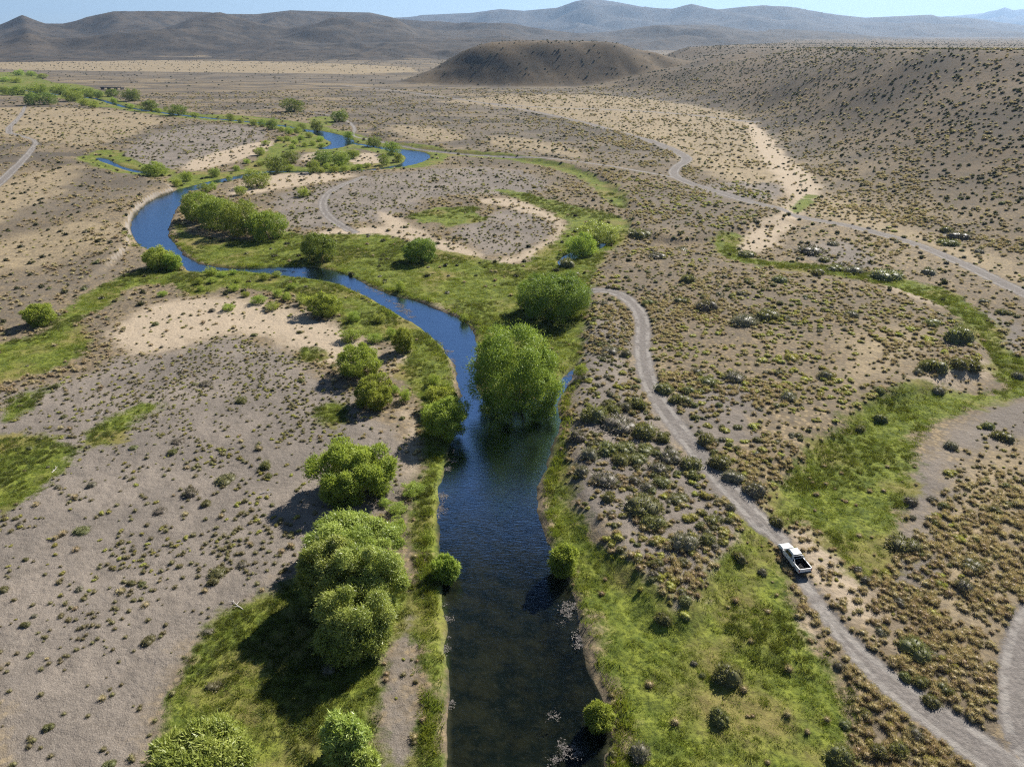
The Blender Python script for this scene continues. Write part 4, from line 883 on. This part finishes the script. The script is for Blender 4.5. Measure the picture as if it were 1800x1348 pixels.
tk = add('pickup_truck', None, loc=(cx_, cy_, tz + .02), rz=ang, scale=(.84, .93, .90)); tag(tk, 'white double-cab pickup truck parked on the grass at the end of the track', 'pickup truck')
loft('body', 'white', tk, [ring(-.62, .90, .42, 1.06), ring(.2, .91, .42, 1.06), ring(1.2, .91, .42, 1.08), ring(1.35, .91, .42, 1.10), ring(2.1, .89, .44, 1.04, .18), ring(2.45, .82, .46, .95, .2), ring(2.62, .70, .50, .82, .2)])
loft('cab', 'white', tk, [ring(-.60, .86, 1.05, 1.06, .02), [(x * (1 if k < 4 or k > 7 else 1), y, z) for k, (x, y, z) in enumerate(ring(-.56, .70, 1.07, 1.76, .14))], ring(-.2, .72, 1.07, 1.80, .14), ring(.45, .71, 1.07, 1.79, .14), ring(.62, .69, 1.07, 1.70, .12), ring(1.30, .80, 1.06, 1.10, .03)])
def pane(name, pts, parent):
    bm = bmesh.new(); v = [bm.verts.new(p) for p in pts]; fc_ = bm.faces.new(v); nrm = fc_.normal if fc_.normal.length else Vector((0, 0, 1)); fc_.normal_update(); nrm = fc_.normal.copy()
    e = bmesh.ops.extrude_face_region(bm, geom=[fc_]); bmesh.ops.translate(bm, vec=-nrm * .012, verts=[q for q in e['geom'] if isinstance(q, bmesh.types.BMVert)])
    bmesh.ops.recalc_face_normals(bm, faces=bm.faces)
    me = bpy.data.meshes.new(name); bm.to_mesh(me); bm.free(); me.materials.append(MAT['glass']); return add(name, me, parent)
pane('windscreen', [(-.68, 1.24, 1.17), (.68, 1.24, 1.17), (.56, .69, 1.70), (-.56, .69, 1.70)], tk)
pane('rear_window', [(.62, -.635, 1.20), (-.62, -.635, 1.20), (-.55, -.60, 1.66), (.55, -.60, 1.66)], tk)
for sx in (-1, 1):
    for nm, q in (('front_window', [(1.02, 1.13), (.30, 1.13), (.30, 1.60), (.66, 1.60)]), ('rear_side_window', [(.22, 1.13), (-.46, 1.13), (-.40, 1.58), (.22, 1.60)])):
        P4 = [(sx * (.835 - (z - 1.13) * .19), y, z) for y, z in q]; pane(nm, P4 if sx > 0 else P4[::-1], tk)
    box('bed_wall', 'white', tk, (sx * .90 - .06, sx * .90 + .06, -2.55, -.625, .46, 1.10), .03)
    for yy in (1.62, -1.62):
        bm = bmesh.new(); bmesh.ops.create_cone(bm, cap_ends=True, segments=20, radius1=.38, radius2=.38, depth=.26, matrix=Matrix.Translation((sx * .83, yy, .38)) @ Matrix.Rotation(math.pi / 2, 4, 'Y')); bmesh.ops.bevel(bm, geom=[e for e in bm.edges if len(e.link_faces) == 2 and any(len(q.verts) > 4 for q in e.link_faces)], offset=.05, segments=2, affect='EDGES')
        me = bpy.data.meshes.new('wheel'); bm.to_mesh(me); bm.free(); me.materials.append(MAT['tyre']); wh = add('wheel', me, tk)
        bm = bmesh.new(); bmesh.ops.create_cone(bm, cap_ends=True, segments=16, radius1=.22, radius2=.20, depth=.05, matrix=Matrix.Translation((sx * .965, yy, .38)) @ Matrix.Rotation(sx * math.pi / 2, 4, 'Y'))
        me = bpy.data.meshes.new('rim'); bm.to_mesh(me); bm.free(); me.materials.append(MAT['rim']); add('rim', me, wh)
        bm = bmesh.new(); n_ = 14; vs = []
        for k in range(n_ + 1):
            a = math.pi * k / n_
            for rr_ in (.42, .50): vs.append([bm.verts.new((sx * xx, yy + math.cos(a) * rr_, .40 + math.sin(a) * rr_)) for xx in (.80, .955 if rr_ > .45 else .95)])
        for k in range(n_): bm.faces.new((vs[2 * k][1], vs[2 * k + 1][1], vs[2 * k + 3][1], vs[2 * k + 2][1])); bm.faces.new((vs[2 * k + 1][0], vs[2 * k + 1][1], vs[2 * k + 3][1], vs[2 * k + 3][0])); bm.faces.new((vs[2 * k][0], vs[2 * k][1], vs[2 * k + 2][1], vs[2 * k + 2][0]))
        me = bpy.data.meshes.new('wheel_arch'); bm.to_mesh(me); bm.free(); me.materials.append(MAT['trim']); add('wheel_arch', me, tk)
    box('headlight', 'lamp_clear', tk, (sx * .70 - .14, sx * .70 + .14, 2.38, 2.52, .78, .93), .03)
    box('tail_light', 'lamp_red', tk, (sx * .90 - .07, sx * .90 + .07, -2.585, -2.50, .70, 1.02), .01)
    box('mirror', 'white', tk, (sx * 1.02 - .10, sx * 1.02 + .10, .93, 1.06, 1.10, 1.28), .03)
    for yy in (.36, -.36): box('door_handle', 'trim', tk, (sx * .915 - .015, sx * .915 + .015, yy - .1, yy + .1, .93, .97))
    box('sill_step', 'trim', tk, (sx * .90 - .10, sx * .90 + .10, -.9, 1.1, .34, .42), .02)
box('tailgate', 'white', tk, (-.84, .84, -2.58, -2.50, .50, 1.09), .02); box('bed_floor', 'liner', tk, (-.84, .84, -2.50, -.63, .52, .60)); box('bed_liner', 'liner', tk, [(-.838, -.815, -2.49, -.64, .59, 1.06), (.815, .838, -2.49, -.64, .59, 1.06), (-.81, .81, -.655, -.635, .59, 1.04), (-.81, .81, -2.495, -2.475, .59, 1.04)])
box('rear_bumper', 'trim', tk, (-.86, .86, -2.74, -2.585, .44, .60), .03); box('front_bumper', 'trim', tk, (-.78, .78, 2.55, 2.70, .40, .56), .04); box('grille', 'trim', tk, (-.42, .42, 2.57, 2.645, .62, .78), .02)
box('chassis', 'trim', tk, (-.70, .70, -2.4, 2.3, .30, .50))
V, F = tubes([[((-.80, -.80, 1.08), .04), ((-.70, -.75, 1.62), .04), ((.70, -.75, 1.62), .04), ((.80, -.80, 1.08), .04)], [((-.72, -.76, 1.5), .035), ((-.86, -1.45, 1.10), .035)], [((.72, -.76, 1.5), .035), ((.86, -1.45, 1.10), .035)]])
add('roll_bar', mesh_np('roll_bar', V, F, MAT['white'], smooth=True), tk)
label_all()
